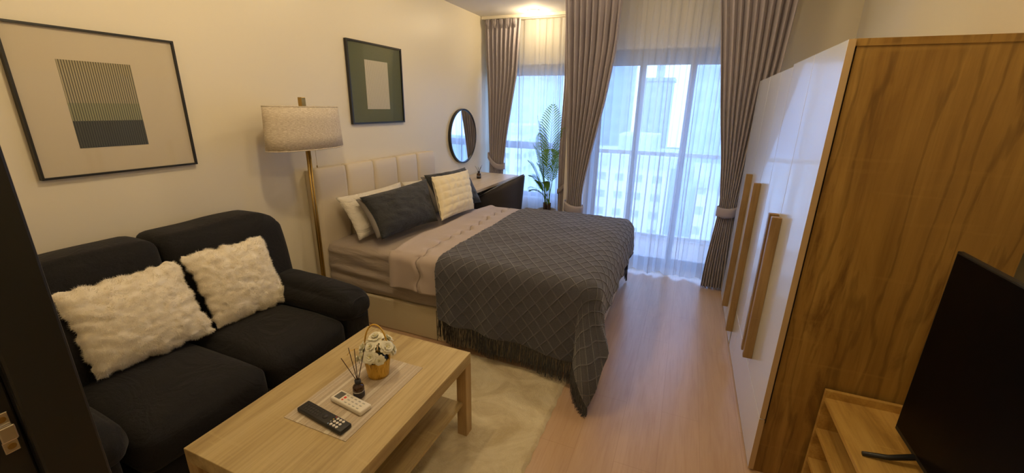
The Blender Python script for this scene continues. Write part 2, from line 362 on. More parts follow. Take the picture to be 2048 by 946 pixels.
class B:
    def __init__(s): s.bm = bmesh.new()
    def box(s, x0, x1, y0, y1, z0, z1, bev=0, seg=2, mi=0):
        r = bmesh.ops.create_cube(s.bm, size=1); vs = r['verts']
        for v in vs: v.co = Vector(((x0 + x1) / 2 + v.co.x * (x1 - x0), (y0 + y1) / 2 + v.co.y * (y1 - y0), (z0 + z1) / 2 + v.co.z * (z1 - z0)))
        fs = set(f for v in vs for f in v.link_faces)
        for f in fs: f.material_index = mi
        if bev:
            es = list(set(e for v in vs for e in v.link_edges))
            bmesh.ops.bevel(s.bm, geom=es, offset=bev, segments=seg, profile=.5, affect='EDGES')
        return s
    def prism(s, pts, z0, z1):     # polygon in xy, extruded
        a = [s.bm.verts.new((x, y, z0)) for x, y in pts]; b = [s.bm.verts.new((x, y, z1)) for x, y in pts]; n = len(a)
        s.bm.faces.new(a[::-1]); s.bm.faces.new(b)
        for i in range(n): s.bm.faces.new((a[i], a[(i + 1) % n], b[(i + 1) % n], b[i]))
        return s
    def tube(s, pts, rad, n=8, caps=True):
        pts = [Vector(p) for p in pts]; rings = []; up = Vector((0, 0, 1)); prev = None
        for i, p in enumerate(pts):
            t = (pts[min(i + 1, len(pts) - 1)] - pts[max(i - 1, 0)]).normalized()
            if prev is None: a = t.cross(up if abs(t.z) < .9 else Vector((1, 0, 0))).normalized()
            else: a = (prev - t * prev.dot(t)).normalized()
            prev = a; b = t.cross(a); r = rad[i] if isinstance(rad, (list, tuple)) else rad
            rings.append([s.bm.verts.new(p + (a * math.cos(2 * PI * k / n) + b * math.sin(2 * PI * k / n)) * r) for k in range(n)])
        for i in range(len(rings) - 1):
            for k in range(n): s.bm.faces.new((rings[i][k], rings[i][(k + 1) % n], rings[i + 1][(k + 1) % n], rings[i + 1][k]))
        if caps and n > 2: s.bm.faces.new(rings[0][::-1]); s.bm.faces.new(rings[-1])
        return s
    def lathe(s, prof, c, n=40, closed=False):
        rings = []
        for r, z in prof: rings.append([s.bm.verts.new((c[0] + r * math.cos(2 * PI * k / n), c[1] + r * math.sin(2 * PI * k / n), c[2] + z)) for k in range(n)])
        m = len(rings)
        for i in range(m if closed else m - 1):
            for k in range(n): s.bm.faces.new((rings[i][k], rings[i][(k + 1) % n], rings[(i + 1) % m][(k + 1) % n], rings[(i + 1) % m][k]))
        if not closed:
            if prof[0][0] > 1e-4: s.bm.faces.new(rings[0][::-1])
            if prof[-1][0] > 1e-4: s.bm.faces.new(rings[-1])
        return s
    def me(s, name='m'):
        bmesh.ops.recalc_face_normals(s.bm, faces=s.bm.faces)
        me = bpy.data.meshes.new(name); s.bm.to_mesh(me); s.bm.free(); return me
    def obj(s, name, mat, parent=None, smooth=False, loc=None):
        o = link(name, s.me(name), mat, parent, loc, smooth); return o
def edges_flat(o, ang=35):
    """smooth shading with sharp edges above the angle"""
    me = o.data; bm = bmesh.new(); bm.from_mesh(me)
    for e in bm.edges:
        if len(e.link_faces) == 2 and e.calc_face_angle(0) > math.radians(ang): e.smooth = False
    for f in bm.faces: f.smooth = True
    bm.to_mesh(me); bm.free(); return o
def grid_mesh(P, uv=None, wrap=False, name='grid'):
    nu, nv = P.shape[:2]; verts = P.reshape(-1, 3)
    I = np.arange(nu * nv).reshape(nu, nv)
    A = I if not wrap else np.concatenate([I, I[:1]], 0)
    f = np.stack([A[:-1, :-1], A[1:, :-1], A[1:, 1:], A[:-1, 1:]], -1).reshape(-1, 4)
    me = bpy.data.meshes.new(name); me.from_pydata(verts.tolist(), [], f.tolist())
    if uv is not None:
        l = me.uv_layers.new(name='UVMap'); U = uv.reshape(-1, 2); l.data.foreach_set('uv', U[f.ravel()].astype(np.float32).ravel())
    me.update(); return me
def solidify(o, t, offset=-1):
    m = o.modifiers.new('thickness', 'SOLIDIFY'); m.thickness = t; m.offset = offset; return o
def sstep(a, b, x): t = np.clip((x - a) / (b - a), 0, 1); return t * t * (3 - 2 * t)
def vnoise(x, y, z=0.0, s=1.0):
    return noise.noise(Vector((x * s, y * s, z * s)))
def soft_box(c, s, r, puff=(0, 0, 0), n=14, wr=0.0, wscale=8, seed=0, taper=None):
    """cushion-like block: centre c, full size s, corner radius r, each face pair puffed outwards"""
    bm = bmesh.new(); bmesh.ops.create_cube(bm, size=2)
    bmesh.ops.subdivide_edges(bm, edges=bm.edges[:], cuts=n, use_grid_fill=True)
    hx = [x / 2 for x in s]
    for v in bm.verts:
        p = v.co.copy(); q = Vector([p[i] * hx[i] for i in range(3)])
        core = Vector([max(-(hx[i] - r), min(hx[i] - r, q[i])) for i in range(3)]); d = q - core
        if d.length > 1e-6: q = core + d.normalized() * r * min(1, max(abs(d[i]) for i in range(3)) / r)
        for i in range(3):
            j, k = (i + 1) % 3, (i + 2) % 3
            q[i] += puff[i] * p[i] * (1 - p[j] ** 2) ** .8 * (1 - p[k] ** 2) ** .8
        if wr:
            nn = noise.noise(Vector((q.x * wscale + seed, q.y * wscale, q.z * wscale)))
            q += q.normalized() * nn * wr
        if taper: q = taper(q, p)
        v.co = q + Vector(c)
    me = bpy.data.meshes.new('soft'); bm.to_mesh(me); bm.free(); return me
def pillow(bl, br, tr, tl, thick, n=34, pinch=.05, wr=.006, seed=0, front=None, ws=9, edge=0):
    """pillow spanned by four corners; returns mesh (front half = towards cross product)"""
    bl, br, tr, tl = map(np.array, (bl, br, tr, tl)); bl, br, tr, tl = bl * 1., br * 1., tr * 1., tl * 1.
    nrm = np.cross(br - bl, tl - bl); nrm /= np.linalg.norm(nrm)
    ux = (br - bl) / np.linalg.norm(br - bl); vx = (tl - bl) / np.linalg.norm(tl - bl)
    u = np.linspace(-1, 1, n); V = []; F = []
    for side in (1, -1):
        for i in range(n):
            for j in range(n):
                a, b = u[i], u[j]
                # edges bow inwards between the corners
                aa = a * (1 - pinch * (1 - b * b) ) ; bb = b * (1 - pinch * (1 - a * a))
                s, t = (aa + 1) / 2, (bb + 1) / 2
                p = bl * (1 - s) * (1 - t) + br * s * (1 - t) + tr * s * t + tl * (1 - s) * t
                h = thick / 2 * ((1 - abs(a) ** 2.6) * (1 - abs(b) ** 2.6)) ** .55
                w = 0
                if wr:
                    e = 1 - max(abs(a), abs(b)); 
                    w = noise.noise(Vector((a * ws * .45 + seed, b * ws * .45, side * 3.1))) * wr * min(1, e * 6)
                    w += noise.noise(Vector(((a + b) * ws + seed, (a - b) * ws * .3, side * 5))) * wr * .6 * min(1, e * 5)
                if front and side == 1: w += front(a, b)
                if edge: p = p + ux * edge * noise.noise(Vector((a * 1.5 + seed, b * 6, 2.2))) * abs(a) + vx * edge * noise.noise(Vector((a * 6, b * 1.5 + seed, 7.7))) * abs(b)
                V.append(p + nrm * side * (h + w))
    for side in (0, 1):
        o = side * n * n
        for i in range(n - 1):
            for j in range(n - 1):
                q = (o + i * n + j, o + (i + 1) * n + j, o + (i + 1) * n + j + 1, o + i * n + j + 1)
                F.append(q if side == 0 else q[::-1])
    bm = bmesh.new(); vs = [bm.verts.new(v) for v in V]
    for f in F: bm.faces.new([vs[k] for k in f])
    bmesh.ops.remove_doubles(bm, verts=bm.verts[:], dist=1e-4)
    me = bpy.data.meshes.new('pillow'); bm.to_mesh(me); bm.free(); return me

# ------------------------------------------------------------------ the room
XL, XR, YN, YB = -2.53, 1.13, 5.35, 4.42          # left wall, right wall, nook window wall, balcony wall
structure(B().box(XL - .1, XR + .1, -2.2, 5.5, -.12, 0).obj('floor', M['floor']))
structure(B().box(XL - .1, XR + .1, -2.2, 5.5, CEIL, CEIL + .1).obj('ceiling', M['ceiling']))
structure(B().box(XL - .12, XL, -2.2, 5.5, 0, CEIL).obj('wall_left', M['wall']))
structure(B().box(XR, XR + .12, -2.2, YB + .12, 0, CEIL).obj('wall_right', M['wall_plain']))
nw = B()
nx0, nx1, nz0, nz1 = -2.43, -1.30, .42, 2.115
nw.box(XL, nx0, YN, YN + .15, 0, CEIL).box(nx1, -1.17, YN, YN + .15, 0, CEIL).box(nx0, nx1, YN, YN + .15, 0, nz0).box(nx0, nx1, YN, YN + .15, nz1, CEIL)
structure(nw.obj('wall_window', M['wall_plain']))
structure(B().box(-1.20, -1.08, YB, YN + .15, 0, CEIL).obj('wall_return', M['wall_plain']))
bx0, bx1, bz1 = -.96, .50, 2.142
wb = B().box(-1.08, bx0, YB, YB + .12, 0, CEIL).box(bx1, XR + .12, YB, YB + .12, 0, CEIL).box(bx0, bx1, YB, YB + .12, bz1, CEIL)
structure(wb.obj('wall_balcony', M['wall_plain']))
# wall with the entry doorway the picture is taken through, and the dim hall behind it
ex0, ex1 = -.66, .52
structure(B().box(XL, ex0, .02, .18, 0, CEIL).box(ex1, XR, .02, .18, 0, CEIL).box(ex0, ex1, .02, .18, 2.1, CEIL).obj('wall_entry', M['wall_plain']))
structure(B().box(XL, XR, -2.2, -2.1, 0, CEIL).obj('wall_back', M['hall']))
d1 = structure(bpy.data.objects.new('door_1', None)); COL.objects.link(d1); d1.location = (-.63, .1, 0)
B().box(-.66, -.60, .137, .187, 0, 2.1, .003).box(-.66, -.612, .0, .137, 0, 2.1, .002).obj('door_frame', M['black'], d1)
B().box(-.66, ex1, .0, .187, 2.1, 2.16).obj('door_head', M['black'], d1)
sp = B().box(-.612, -.6085, .1195, .1315, 1.246, 1.293, .001).obj('strike_plate', M['steel'], d1); sp['label'] = 'shiny metal strike plate'
B().box(-.6085, -.604, .119, .132, 1.261, 1.279, .0015).obj('latch_guide', M['steel'], sp)
for zz in (1.2535, 1.286):
    B().tube([(-.6085, .1255, zz), (-.6075, .1255, zz)], .0033, 16).obj('screw', M['brass'], sp)
# baseboards where wall meets floor
structure(B().box(XL, XL + .012, .18, YN, 0, .08, .003).obj('baseboard_left', M['white_paint']))
structure(B().box(bx1, XR, YB - .012, YB, 0, .08, .003).obj('baseboard_balcony', M['white_paint']))

# nook window
def frame_window():
    w1 = structure(bpy.data.objects.new('window_1', None)); COL.objects.link(w1); w1.location = ((nx0 + nx1) / 2, YN, nz0)
    f = B(); y0, y1 = YN + .03, YN + .10; t = .055
    f.box(nx0, nx0 + t, y0, y1, nz0, nz1).box(nx1 - t, nx1, y0, y1, nz0, nz1)
    f.box(nx0 + t, nx1 - t, y0, y1, nz0, nz0 + t).box(nx0 + t, nx1 - t, y0, y1, nz1 - .13, nz1)
    f.box(nx0 + t, nx1 - t, y0, y1, 1.06, 1.15)
    f.obj('window_frame', M['frame_grey'], w1)
    B().box(nx0 + t, nx1 - t, y0 + .03, y0 + .036, nz0 + t, 1.06).obj('pane', M['glass'], w1)
    B().box(nx0 + t, nx1 - t, y0 + .03, y0 + .036, 1.15, nz1 - .13).obj('pane', M['glass'], w1)
    B().box(nx0 - .02, nx1 + .02, YN - .03, YN + .03, nz0 - .025, nz0 - .001, .004).obj('window_sill', M['white_paint'], w1)
frame_window()
# balcony sliding door
d2 = structure(bpy.data.objects.new('door_2', None)); COL.objects.link(d2); d2.location = ((bx0 + bx1) / 2, YB, 0)
f = B(); y0, y1 = YB + .02, YB + .10
f.box(bx0, bx0 + .05, y0, y1, 0, bz1).box(bx1 - .05, bx1, y0, y1, 0, bz1).box(bx0 + .05, bx1 - .05, y0, y1, bz1 - .10, bz1).box(bx0 + .05, bx1 - .05, y0, y1, 0, .035)
f.obj('door_frame', M['frame_grey'], d2)
for (a, b, yy) in ((bx0 + .05, -.462, y0 + .045), (-.520, -.010, y0 + .012), (-.070, bx1 - .05, y0 + .045)):
    s = B(); t = .05
    s.box(a, a + t, yy, yy + .028, .035, bz1 - .10).box(b - t, b, yy, yy + .028, .035, bz1 - .10).box(a + t, b - t, yy, yy + .028, .035, .085).box(a + t, b - t, yy, yy + .028, bz1 - .14, bz1 - .10)
    so = s.obj('door_sash', M['frame_grey'], d2)
    B().box(a + t, b - t, yy + .011, yy + .016, .085, bz1 - .14).obj('pane', M['glass'], so)

# ------------------------------------------------------------------ outside
structure(B().box(-1.08, 1.5, YB + .12, 5.72, -.16, -.04).obj('balcony_floor', M['concrete']))
rail = thing('balcony_railing', (0, 5.55, -.04), 'pale metal balcony railing with upright bars outside the sliding door', 'railing')
B().box(-1.08, 1.5, 5.52, 5.57, 1.05, 1.10, .006).obj('top_rail', M['white_paint'], rail)
B().box(-1.08, 1.5, 5.52, 5.57, .0, .045, .004).obj('bottom_rail', M['white_paint'], rail)
for i in range(21):
    x = -1.02 + i * .12
    B().box(x - .008, x + .008, 5.535, 5.555, .045, 1.05).obj('bar', M['white_paint'], rail)
for x in (-.3, .9):
    B().box(x - .02, x + .02, 5.525, 5.565, -.04, .0).obj('foot', M['white_paint'], rail)
def tower_mat(name, wall, win, sx=3.2, sz=3.1, wx=.55, wz=.5):
    m, nt, b, o = newmat(name)
    tc = nt.nodes.new('ShaderNodeTexCoord'); s = nt.nodes.new('ShaderNodeSeparateXYZ'); nt.links.new(tc.outputs['Object'], s.inputs[0])
    def band(out, per, fill):
        a = N(nt, 'ShaderNodeMath', op='DIVIDE'); a.inputs[1].default_value = per; nt.links.new(out, a.inputs[0])
        c = N(nt, 'ShaderNodeMath', op='FRACT'); nt.links.new(a.outputs[0], c.inputs[0])
        g = N(nt, 'ShaderNodeMath', op='LESS_THAN'); g.inputs[1].default_value = fill; nt.links.new(c.outputs[0], g.inputs[0]); return g.outputs[0]
    x = N(nt, 'ShaderNodeMath', op='ADD'); nt.links.new(s.outputs[0], x.inputs[0]); nt.links.new(s.outputs[1], x.inputs[1])
    k = N(nt, 'ShaderNodeMath', op='MULTIPLY'); nt.links.new(band(x.outputs[0], sx, wx), k.inputs[0]); nt.links.new(band(s.outputs[2], sz, wz), k.inputs[1])
    nt.links.new(mixc(nt, wall, win, k.outputs[0]), b.inputs['Base Color']); b.inputs['Roughness'].default_value = .6
    return m
tw = [tower_mat('white_block_facade', (.82, .84, .86), (.46, .52, .60), 1.9, 1.9, .5, .42), tower_mat('hazed_blue_tower', (.50, .60, .70), (.42, .52, .64), 2.4, 3.4, .6, .6),
      tower_mat('hazed_grey_tower', (.60, .66, .72), (.48, .55, .64), 3.6, 3.2, .5, .5)]  # facades kept pale and low in contrast: distance haze put into their colours
def building(x, y, wx, wy, z0, z1, mi, label, steps=()):
    b = thing('building', (x, y, z0), label, 'building', 'city blocks beyond the balcony')
    B().box(x - wx / 2, x + wx / 2, y - wy / 2, y + wy / 2, z0, z1).obj('facade', tw[mi], b)
    r = B().box(x - wx / 2 - .4, x + wx / 2 + .4, y - wy / 2 - .4, y + wy / 2 + .4, z1, z1 + 1.0)
    for (dx, w_, h_) in steps: r.box(x + dx - w_ / 2, x + dx + w_ / 2, y - wy / 4, y + wy / 4, z1 + 1.0, z1 + 1.0 + h_)
    r.obj('rooftop', tw[2], b)
GZ = -38
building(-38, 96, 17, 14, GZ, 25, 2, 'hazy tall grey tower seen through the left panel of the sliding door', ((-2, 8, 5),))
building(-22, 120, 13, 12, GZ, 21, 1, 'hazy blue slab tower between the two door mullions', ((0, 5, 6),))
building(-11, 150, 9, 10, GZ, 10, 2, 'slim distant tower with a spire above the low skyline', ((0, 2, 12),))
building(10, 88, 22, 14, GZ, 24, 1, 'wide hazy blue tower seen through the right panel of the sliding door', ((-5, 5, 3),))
building(-6, 50, 9.5, 10, GZ, -4, 0, 'bright white apartment block with window rows below the railing, at the middle panel', ((1, 4, 2),))
building(5.6, 46, 8.5, 10, GZ, -5, 0, 'bright white apartment block with window rows below the railing, at the right panel', ((1, 3, 2),))
building(-28, 62, 12, 10, GZ, -2, 0, 'pale low block at the foot of the grey tower', ())
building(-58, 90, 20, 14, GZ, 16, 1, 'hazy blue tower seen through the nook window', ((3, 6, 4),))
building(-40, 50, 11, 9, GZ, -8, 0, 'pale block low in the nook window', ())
gm = plain('city_ground', (.26, .33, .27), .9, bumps=(.05, .1, .1), vary=.4)
structure(B().box(-400, 400, 6, 500, GZ - 1, GZ).obj('ground', gm))

# ------------------------------------------------------------------ curtains
def interp(z, pts):
    zs = [p[0] for p in pts]; xs = [p[1] for p in pts]; return np.interp(z, zs, xs)
def drape(root, Lp, Rp, yp, z0, z1, n, amp, seed=0, nz=90, name='curtain_panel', depth=None, ph=0.0):
    """hanging pleated cloth; Lp/Rp/yp are (z,x)/(z,y) tables from the hem up"""
    rng = np.random.RandomState(seed)
    t = np.linspace(0, 1, n * 14 + 1); z = np.linspace(z0, z1, nz)
    def sm(tab, z):    # smoothed interpolation
        return sum(interp(np.clip(z + d, z0, z1), tab) for d in (-.09, -.06, -.03, 0, .03, .06, .09)) / 7
    L = sm(Lp, z); Rr = sm(Rp, z); Y = sm(yp, z)
    jit = rng.uniform(-.22, .22, n + 1); jt = np.interp(t * n, np.arange(n + 1), jit)
    am = np.interp(t * n, np.arange(n + 1), rng.uniform(.6, 1.25, n + 1))
    P = np.zeros((len(t), nz, 3))
    for k, zz in enumerate(z):
        A = interp(zz, depth) if depth else amp
        s = t * n * 2 * PI + jt * 2 + ph
        w = np.sin(s); w = np.sign(w) * np.abs(w) ** .6
        lean = np.sin(s * .5 + zz * .6 + seed) * .15
        x = L[k] + (Rr[k] - L[k]) * (t + np.sin(2 * s) * .10 / n)
        P[:, k, 0] = x; P[:, k, 1] = Y[k] + A * am * (w + lean); P[:, k, 2] = zz + .004 * np.sin(s * .5) * (zz < z0 + .02)
    o = link(name, grid_mesh(P), M['drape'], root, smooth=True); solidify(o, .004, 0); return o
def header(root, L, Rr, Y, z1, n):
    """pinch pleat fins at the curtain head"""
    for i in range(n):
        x = L + (Rr - L) * (i + .5) / n; b = B()
        for d in (-.011, 0, .011):
            b.tube([(x, Y - .022, z1 - .10), (x + d, Y - .045, z1 - .05), (x + d * 1.4, Y - .05, z1 - .004)], [.003, .008, .006], 8)
        b.obj('pleat', M['drape'], root, True)
def band(root, xa, xb, za, zb, y, dy, h, name='tieback', sag=.03):
    """cloth tieback wrapped round the gathered curtain"""
    n = 40; P = np.zeros((n, 5, 3))
    for i in range(n):
        a = 2 * PI * i / n; s = (math.cos(a) + 1) / 2
        x = xa + (xb - xa) * s; zc = za + (zb - za) * s - sag * math.sin(PI * s) * (1 if math.sin(a) < 0 else -.3)
        for k in range(5):
            P[i, k] = (x, y + dy * math.sin(a), zc + h * (k / 4 - .5)); P[i, k, 1] += (.006 if k in (0, 4) else 0) * -math.sin(a)
    o = link(name, grid_mesh(P, wrap=True), M['drape'], root, smooth=True); solidify(o, .006, 1); return o

CT = 2.60
# curtain rails
rl = thing('curtain_rail', (-1.8, 5.14, 2.60), 'white double curtain rail on the ceiling above the nook window', 'curtain rail', None)
B().box(XL + .01, -1.21, 5.055, 5.10, 2.605, CEIL, .004).obj('track', M['rail_white'], rl); B().box(XL + .01, -1.21, 5.16, 5.20, 2.605, CEIL, .004).obj('track', M['rail_white'], rl)
rl = thing('curtain_rail', (-.3, 4.1, 2.60), 'white double curtain rail on the ceiling above the balcony door', 'curtain rail', None)
B().box(-1.25, .68, 4.03, 4.07, 2.605, CEIL, .004).obj('track', M['rail_white'], rl); B().box(-1.16, .68, 4.15, 4.19, 2.605, CEIL, .004).obj('track', M['rail_white'], rl)

c = thing('drape', (-2.3, 5.08, 0), 'taupe pleated drape in the left corner, tied back above the desk', 'curtain', None)
drape(c, [(0, -2.44), (.80, -2.425), (.9, -2.42), (1.7, -2.44), (2.6, -2.485)], [(0, -2.20), (.80, -2.225), (.9, -2.215), (1.24, -2.175), (2.0, -2.045), (2.6, -2.01)],
      [(0, 5.10), (2.6, 5.08)], .01, CT, 8, .03, 1, depth=[(0, .022), (.85, .014), (1.3, .024), (2.3, .032), (2.6, .018)])
header(c, -2.47, -2.03, 5.08, CT, 5); band(c, -2.445, -2.205, .98, .84, 5.09, .036, .07, sag=.06)
c = thing('drape', (-1.35, 4.95, 0), 'narrow taupe drape just behind the palm, tied to the wall return', 'curtain', None)
drape(c, [(0, -1.36), (.55, -1.385), (1.1, -1.405), (1.9, -1.40), (2.6, -1.46)], [(0, -1.24), (.8, -1.22), (2.6, -1.215)],
      [(0, 4.84), (.8, 4.86), (2.0, 4.95), (2.6, 5.06)], .01, CT, 5, .025, 2, depth=[(0, .02), (.8, .014), (2.6, .022)])
header(c, -1.45, -1.23, 5.06, CT, 3); band(c, -1.395, -1.205, .62, .84, 4.86, .035, .06, sag=.02)
c = thing('drape', (-.95, 4.05, 0), 'wide taupe pleated drape left of the balcony door, tied back behind the bed', 'curtain', None)
drape(c, [(0, -1.13), (.50, -1.09), (.66, -1.06), (.8, -1.055), (1.67, -1.11), (2.4, -1.165), (2.6, -1.18)],
      [(0, -.80), (.5, -.87), (.66, -.90), (.80, -.905), (.97, -.878), (1.35, -.808), (1.66, -.745), (2.13, -.682), (2.6, -.665)],
      [(0, 4.02), (2.6, 4.03)], .01, CT, 9, .04, 3, nz=110, depth=[(0, .035), (.6, .02), (.8, .018), (1.4, .032), (2.3, .042), (2.6, .025)])
header(c, -1.15, -.70, 4.03, CT, 6); band(c, -1.075, -.885, .66, .62, 4.02, .052, .10, sag=.02)
c = thing('drape', (.4, 4.05, 0), 'wide taupe pleated drape right of the balcony door, tied back beside the wardrobe', 'curtain', None)
drape(c, [(0, .285), (.25, .292), (.66, .325), (.78, .335), (1.2, .285), (1.56, .225), (2.22, .13), (2.6, .07)],
      [(0, .52), (.3, .50), (.66, .478), (.78, .47), (1.2, .51), (1.9, .60), (2.6, .64)],
      [(0, 4.055), (2.6, 4.055)], .01, CT, 10, .05, 5, nz=110, depth=[(0, .034), (.6, .022), (.78, .016), (1.3, .028), (2.3, .038), (2.6, .025)])
header(c, .10, .62, 4.05, CT, 6); band(c, .318, .480, .745, .76, 4.052, .046, .085, sag=.015)

def sheer_panel(label, x0, x1, y, folds, seed, z0=.012):
    rng = np.random.RandomState(seed); t = np.linspace(0, 1, folds * 12 + 1); z = np.linspace(z0, 2.6, 60)
    ph = np.cumsum(rng.uniform(.5, 1.5, folds + 1)); ph = (ph - ph[0]) / (ph[-1] - ph[0]) * folds
    s = np.interp(t, np.linspace(0, 1, folds + 1), ph) * 2 * PI; am = np.interp(t * folds, np.arange(folds + 1), rng.uniform(.4, 1.3, folds + 1))
    P = np.zeros((len(t), 60, 3))
    for k, zz in enumerate(z):
        f = .35 + .65 * (2.6 - zz) / 2.6
        P[:, k, 0] = x0 + (x1 - x0) * t + .008 * np.sin(2 * s + zz) + .01 * np.sin(s * .37 + zz * 1.3)
        P[:, k, 1] = y + .034 * am * np.sin(s + .15 * np.sin(zz * 2)) * f + .01 * np.sin(s * .31 + zz)
        P[:, k, 2] = zz + (.012 * np.sin(s * .43) + .012) * (1 - zz / 2.6)
    o = link('sheer_curtain', grid_mesh(P), M['sheer'], None, smooth=True); props(o, label, 'sheer curtain'); return o
sheer_panel('thin white sheer curtain hanging across the nook window behind the palm', XL + .03, -1.24, 5.20, 15, 4)
sheer_panel('thin white sheer curtain hanging across the balcony sliding door', -1.02, .46, 4.19, 17, 8)

# ------------------------------------------------------------------ ceiling lamps
def downlight(x, y, label, power):
    o = thing('downlight', (x, y, CEIL), label, 'ceiling light', 'ceiling downlights')
    B().lathe([(.060, -.006), (.070, -.008), (.074, -.002), (.074, 0), (.060, 0)], (x, y, CEIL), 40, True).obj('trim_ring', M['white_paint'], o, True)
    m = bpy.data.materials.new('lamp_diffuser'); m.use_nodes = True; nt = m.node_tree; nt.nodes.clear()
    e = nt.nodes.new('ShaderNodeEmission'); q = nt.nodes.new('ShaderNodeOutputMaterial'); e.inputs[0].default_value = (1, .82, .5, 1); e.inputs[1].default_value = 9; nt.links.new(e.outputs[0], q.inputs[0])
    B().lathe([(.0, -.005), (.060, -.005), (.060, -.001), (0, -.001)], (x, y, CEIL), 32).obj('diffuser', m, o)
    l = bpy.data.lights.new('lamp', 'POINT'); l.shadow_soft_size = .05; l.energy = power; l.color = WARM
    lo = bpy.data.objects.new('lamp', l); COL.objects.link(lo); lo.parent = o; lo.location = (0, 0, -.075)
downlight(-1.80, 4.93, 'glowing ceiling downlight above the desk nook, in front of the nook curtains', 10.0)
downlight(-1.45, 3.10, 'added unseen ceiling downlight above the bed', 15)  # this and the lamps below are unseen, added to light the room
downlight(-1.35, 1.35, 'added unseen ceiling downlight above the coffee table', 25)
downlight(.05, 1.45, 'added unseen ceiling downlight above the walkway by the television', 15)
downlight(-.15, 3.15, 'added unseen ceiling downlight between the bed foot and the wardrobe', 7)
downlight(-.1, -.9, 'added unseen ceiling downlight in the entry hall', 14)

# ------------------------------------------------------------------ pictures and mirror
def framed(label, y0, y1, z0, z1, a0, a1, b0, b1, mat_m, prt, fw=.011, dep=.025):
    x = XL; o = thing('framed_picture', (x, (y0 + y1) / 2, z0), label, 'picture')
    b = B(); b.box(x, x + dep, y0, y0 + fw, z0, z1).box(x, x + dep, y1 - fw, y1, z0, z1).box(x, x + dep, y0 + fw, y1 - fw, z0, z0 + fw).box(x, x + dep, y0 + fw, y1 - fw, z1 - fw, z1)
    b.obj('picture_frame', M['black'], o)
    B().box(x + .002, x + .012, y0 + fw, y1 - fw, z0 + fw, z1 - fw).obj('passepartout', mat_m, o)
    p = link('print', B().box(x + .012, x + .0135, a0, a1, b0, b1).me(), prt, o, loc=(0, 0, 0))
    B().box(x + .017, x + .019, y0 + fw, y1 - fw, z0 + fw, z1 - fw).obj('glass_pane', M['picture_glass'], o)
framed('large black-framed picture with a striped cream, green and black panel above the sofa', .862, 1.490, 1.262, 1.888, 1.018, 1.284, 1.385, 1.757, M['mat_cream'], M['print_a'], .009)
framed('black-framed dark green picture with a small cream panel above the headboard', 2.72, 3.40, 1.440, 2.078, 2.915, 3.205, 1.558, 1.945, M['mat_green'], M['print_b'], .013)
mo = thing('wall_mirror', (XL, 4.535, .93), 'round black-rimmed wall mirror above the desk', 'mirror')
def disc(x0, x1, r0, r1, cy, cz, n=64):
    b = B(); prof = [(r0, x0), (r1, x0), (r1, x1), (r0, x1)]; rings = []
    for r, x in prof: rings.append([b.bm.verts.new((x, cy + r * math.cos(2 * PI * k / n), cz + r * math.sin(2 * PI * k / n))) for k in range(n)])
    for i in range(4):
        for k in range(n): b.bm.faces.new((rings[i][k], rings[i][(k + 1) % n], rings[(i + 1) % 4][(k + 1) % n], rings[(i + 1) % 4][k]))
    return b
disc(XL, XL + .034, .303, .318, 4.535, 1.248).obj('mirror_rim', M['black'], mo)
mg = disc(XL + .014, XL + .018, .0005, .303, 4.535, 1.248)
for v in mg.bm.verts: v.co.x += (v.co.y - 4.535) * .042       # the glass sits slightly askew in its rim
mg.obj('mirror_glass', M['mirror'], mo)

# ------------------------------------------------------------------ floor lamp
lx, ly = -2.285, 2.045
lp = thing('floor_lamp', (lx, ly, 0), 'brass floor lamp with an oval beige linen shade between sofa and bed', 'floor lamp')
B().lathe([(.0, 0), (.13, 0), (.135, .006), (.13, .016), (.03, .022), (.0, .022)], (lx, ly, 0), 48).obj('base', M['brass'], lp, True)
pl_ = B()
for dy in (-.0095, .0095): pl_.tube([(lx, ly + dy, .02), (lx, ly + dy, 1.56)], .0080, 12)
pl_.obj('pole', M['brass'], lp, True)
B().box(lx - .016, lx + .016, ly - .016, ly + .016, 1.50, 1.632, .002).obj('finial', M['brass'], lp)
sh = np.zeros((64, 4, 3)); a = np.linspace(0, 2 * PI, 64, endpoint=False)
for k, (f, z) in enumerate(((1.0, 1.315), (.985, 1.40), (.965, 1.50), (.95, 1.578))):
    sh[:, k, 0] = lx + .12 * f * np.cos(a); sh[:, k, 1] = ly + .285 * f * np.sin(a); sh[:, k, 2] = z
so = link('lamp_shade', grid_mesh(sh, wrap=True), M['linen'], lp, smooth=True); solidify(so, .004, 0)
hm = B()
for f, z in ((1.0, 1.317), (.95, 1.576)):
    hm.tube([(lx + .1205 * f * math.cos(t), ly + .2855 * f * math.sin(t), z) for t in np.linspace(0, 2 * PI, 65)], .0035, 6, False)
hm.obj('shade_rim', M['linen'], lp, True)
B().tube([(lx, ly - .27, 1.50), (lx, ly + .27, 1.50)], .004, 6).tube([(lx - .11, ly, 1.50), (lx + .11, ly, 1.50)], .004, 6).obj('shade_carrier', M['brass'], lp)
B().tube([(lx + .01, ly + .05, 1.50), (lx + .01, ly + .05, 1.20)], .0012, 5).tube([(lx + .01, ly + .05, 1.20), (lx + .01, ly + .05, 1.185)], .004, 8).obj('pull_chain', M['brass'], lp)

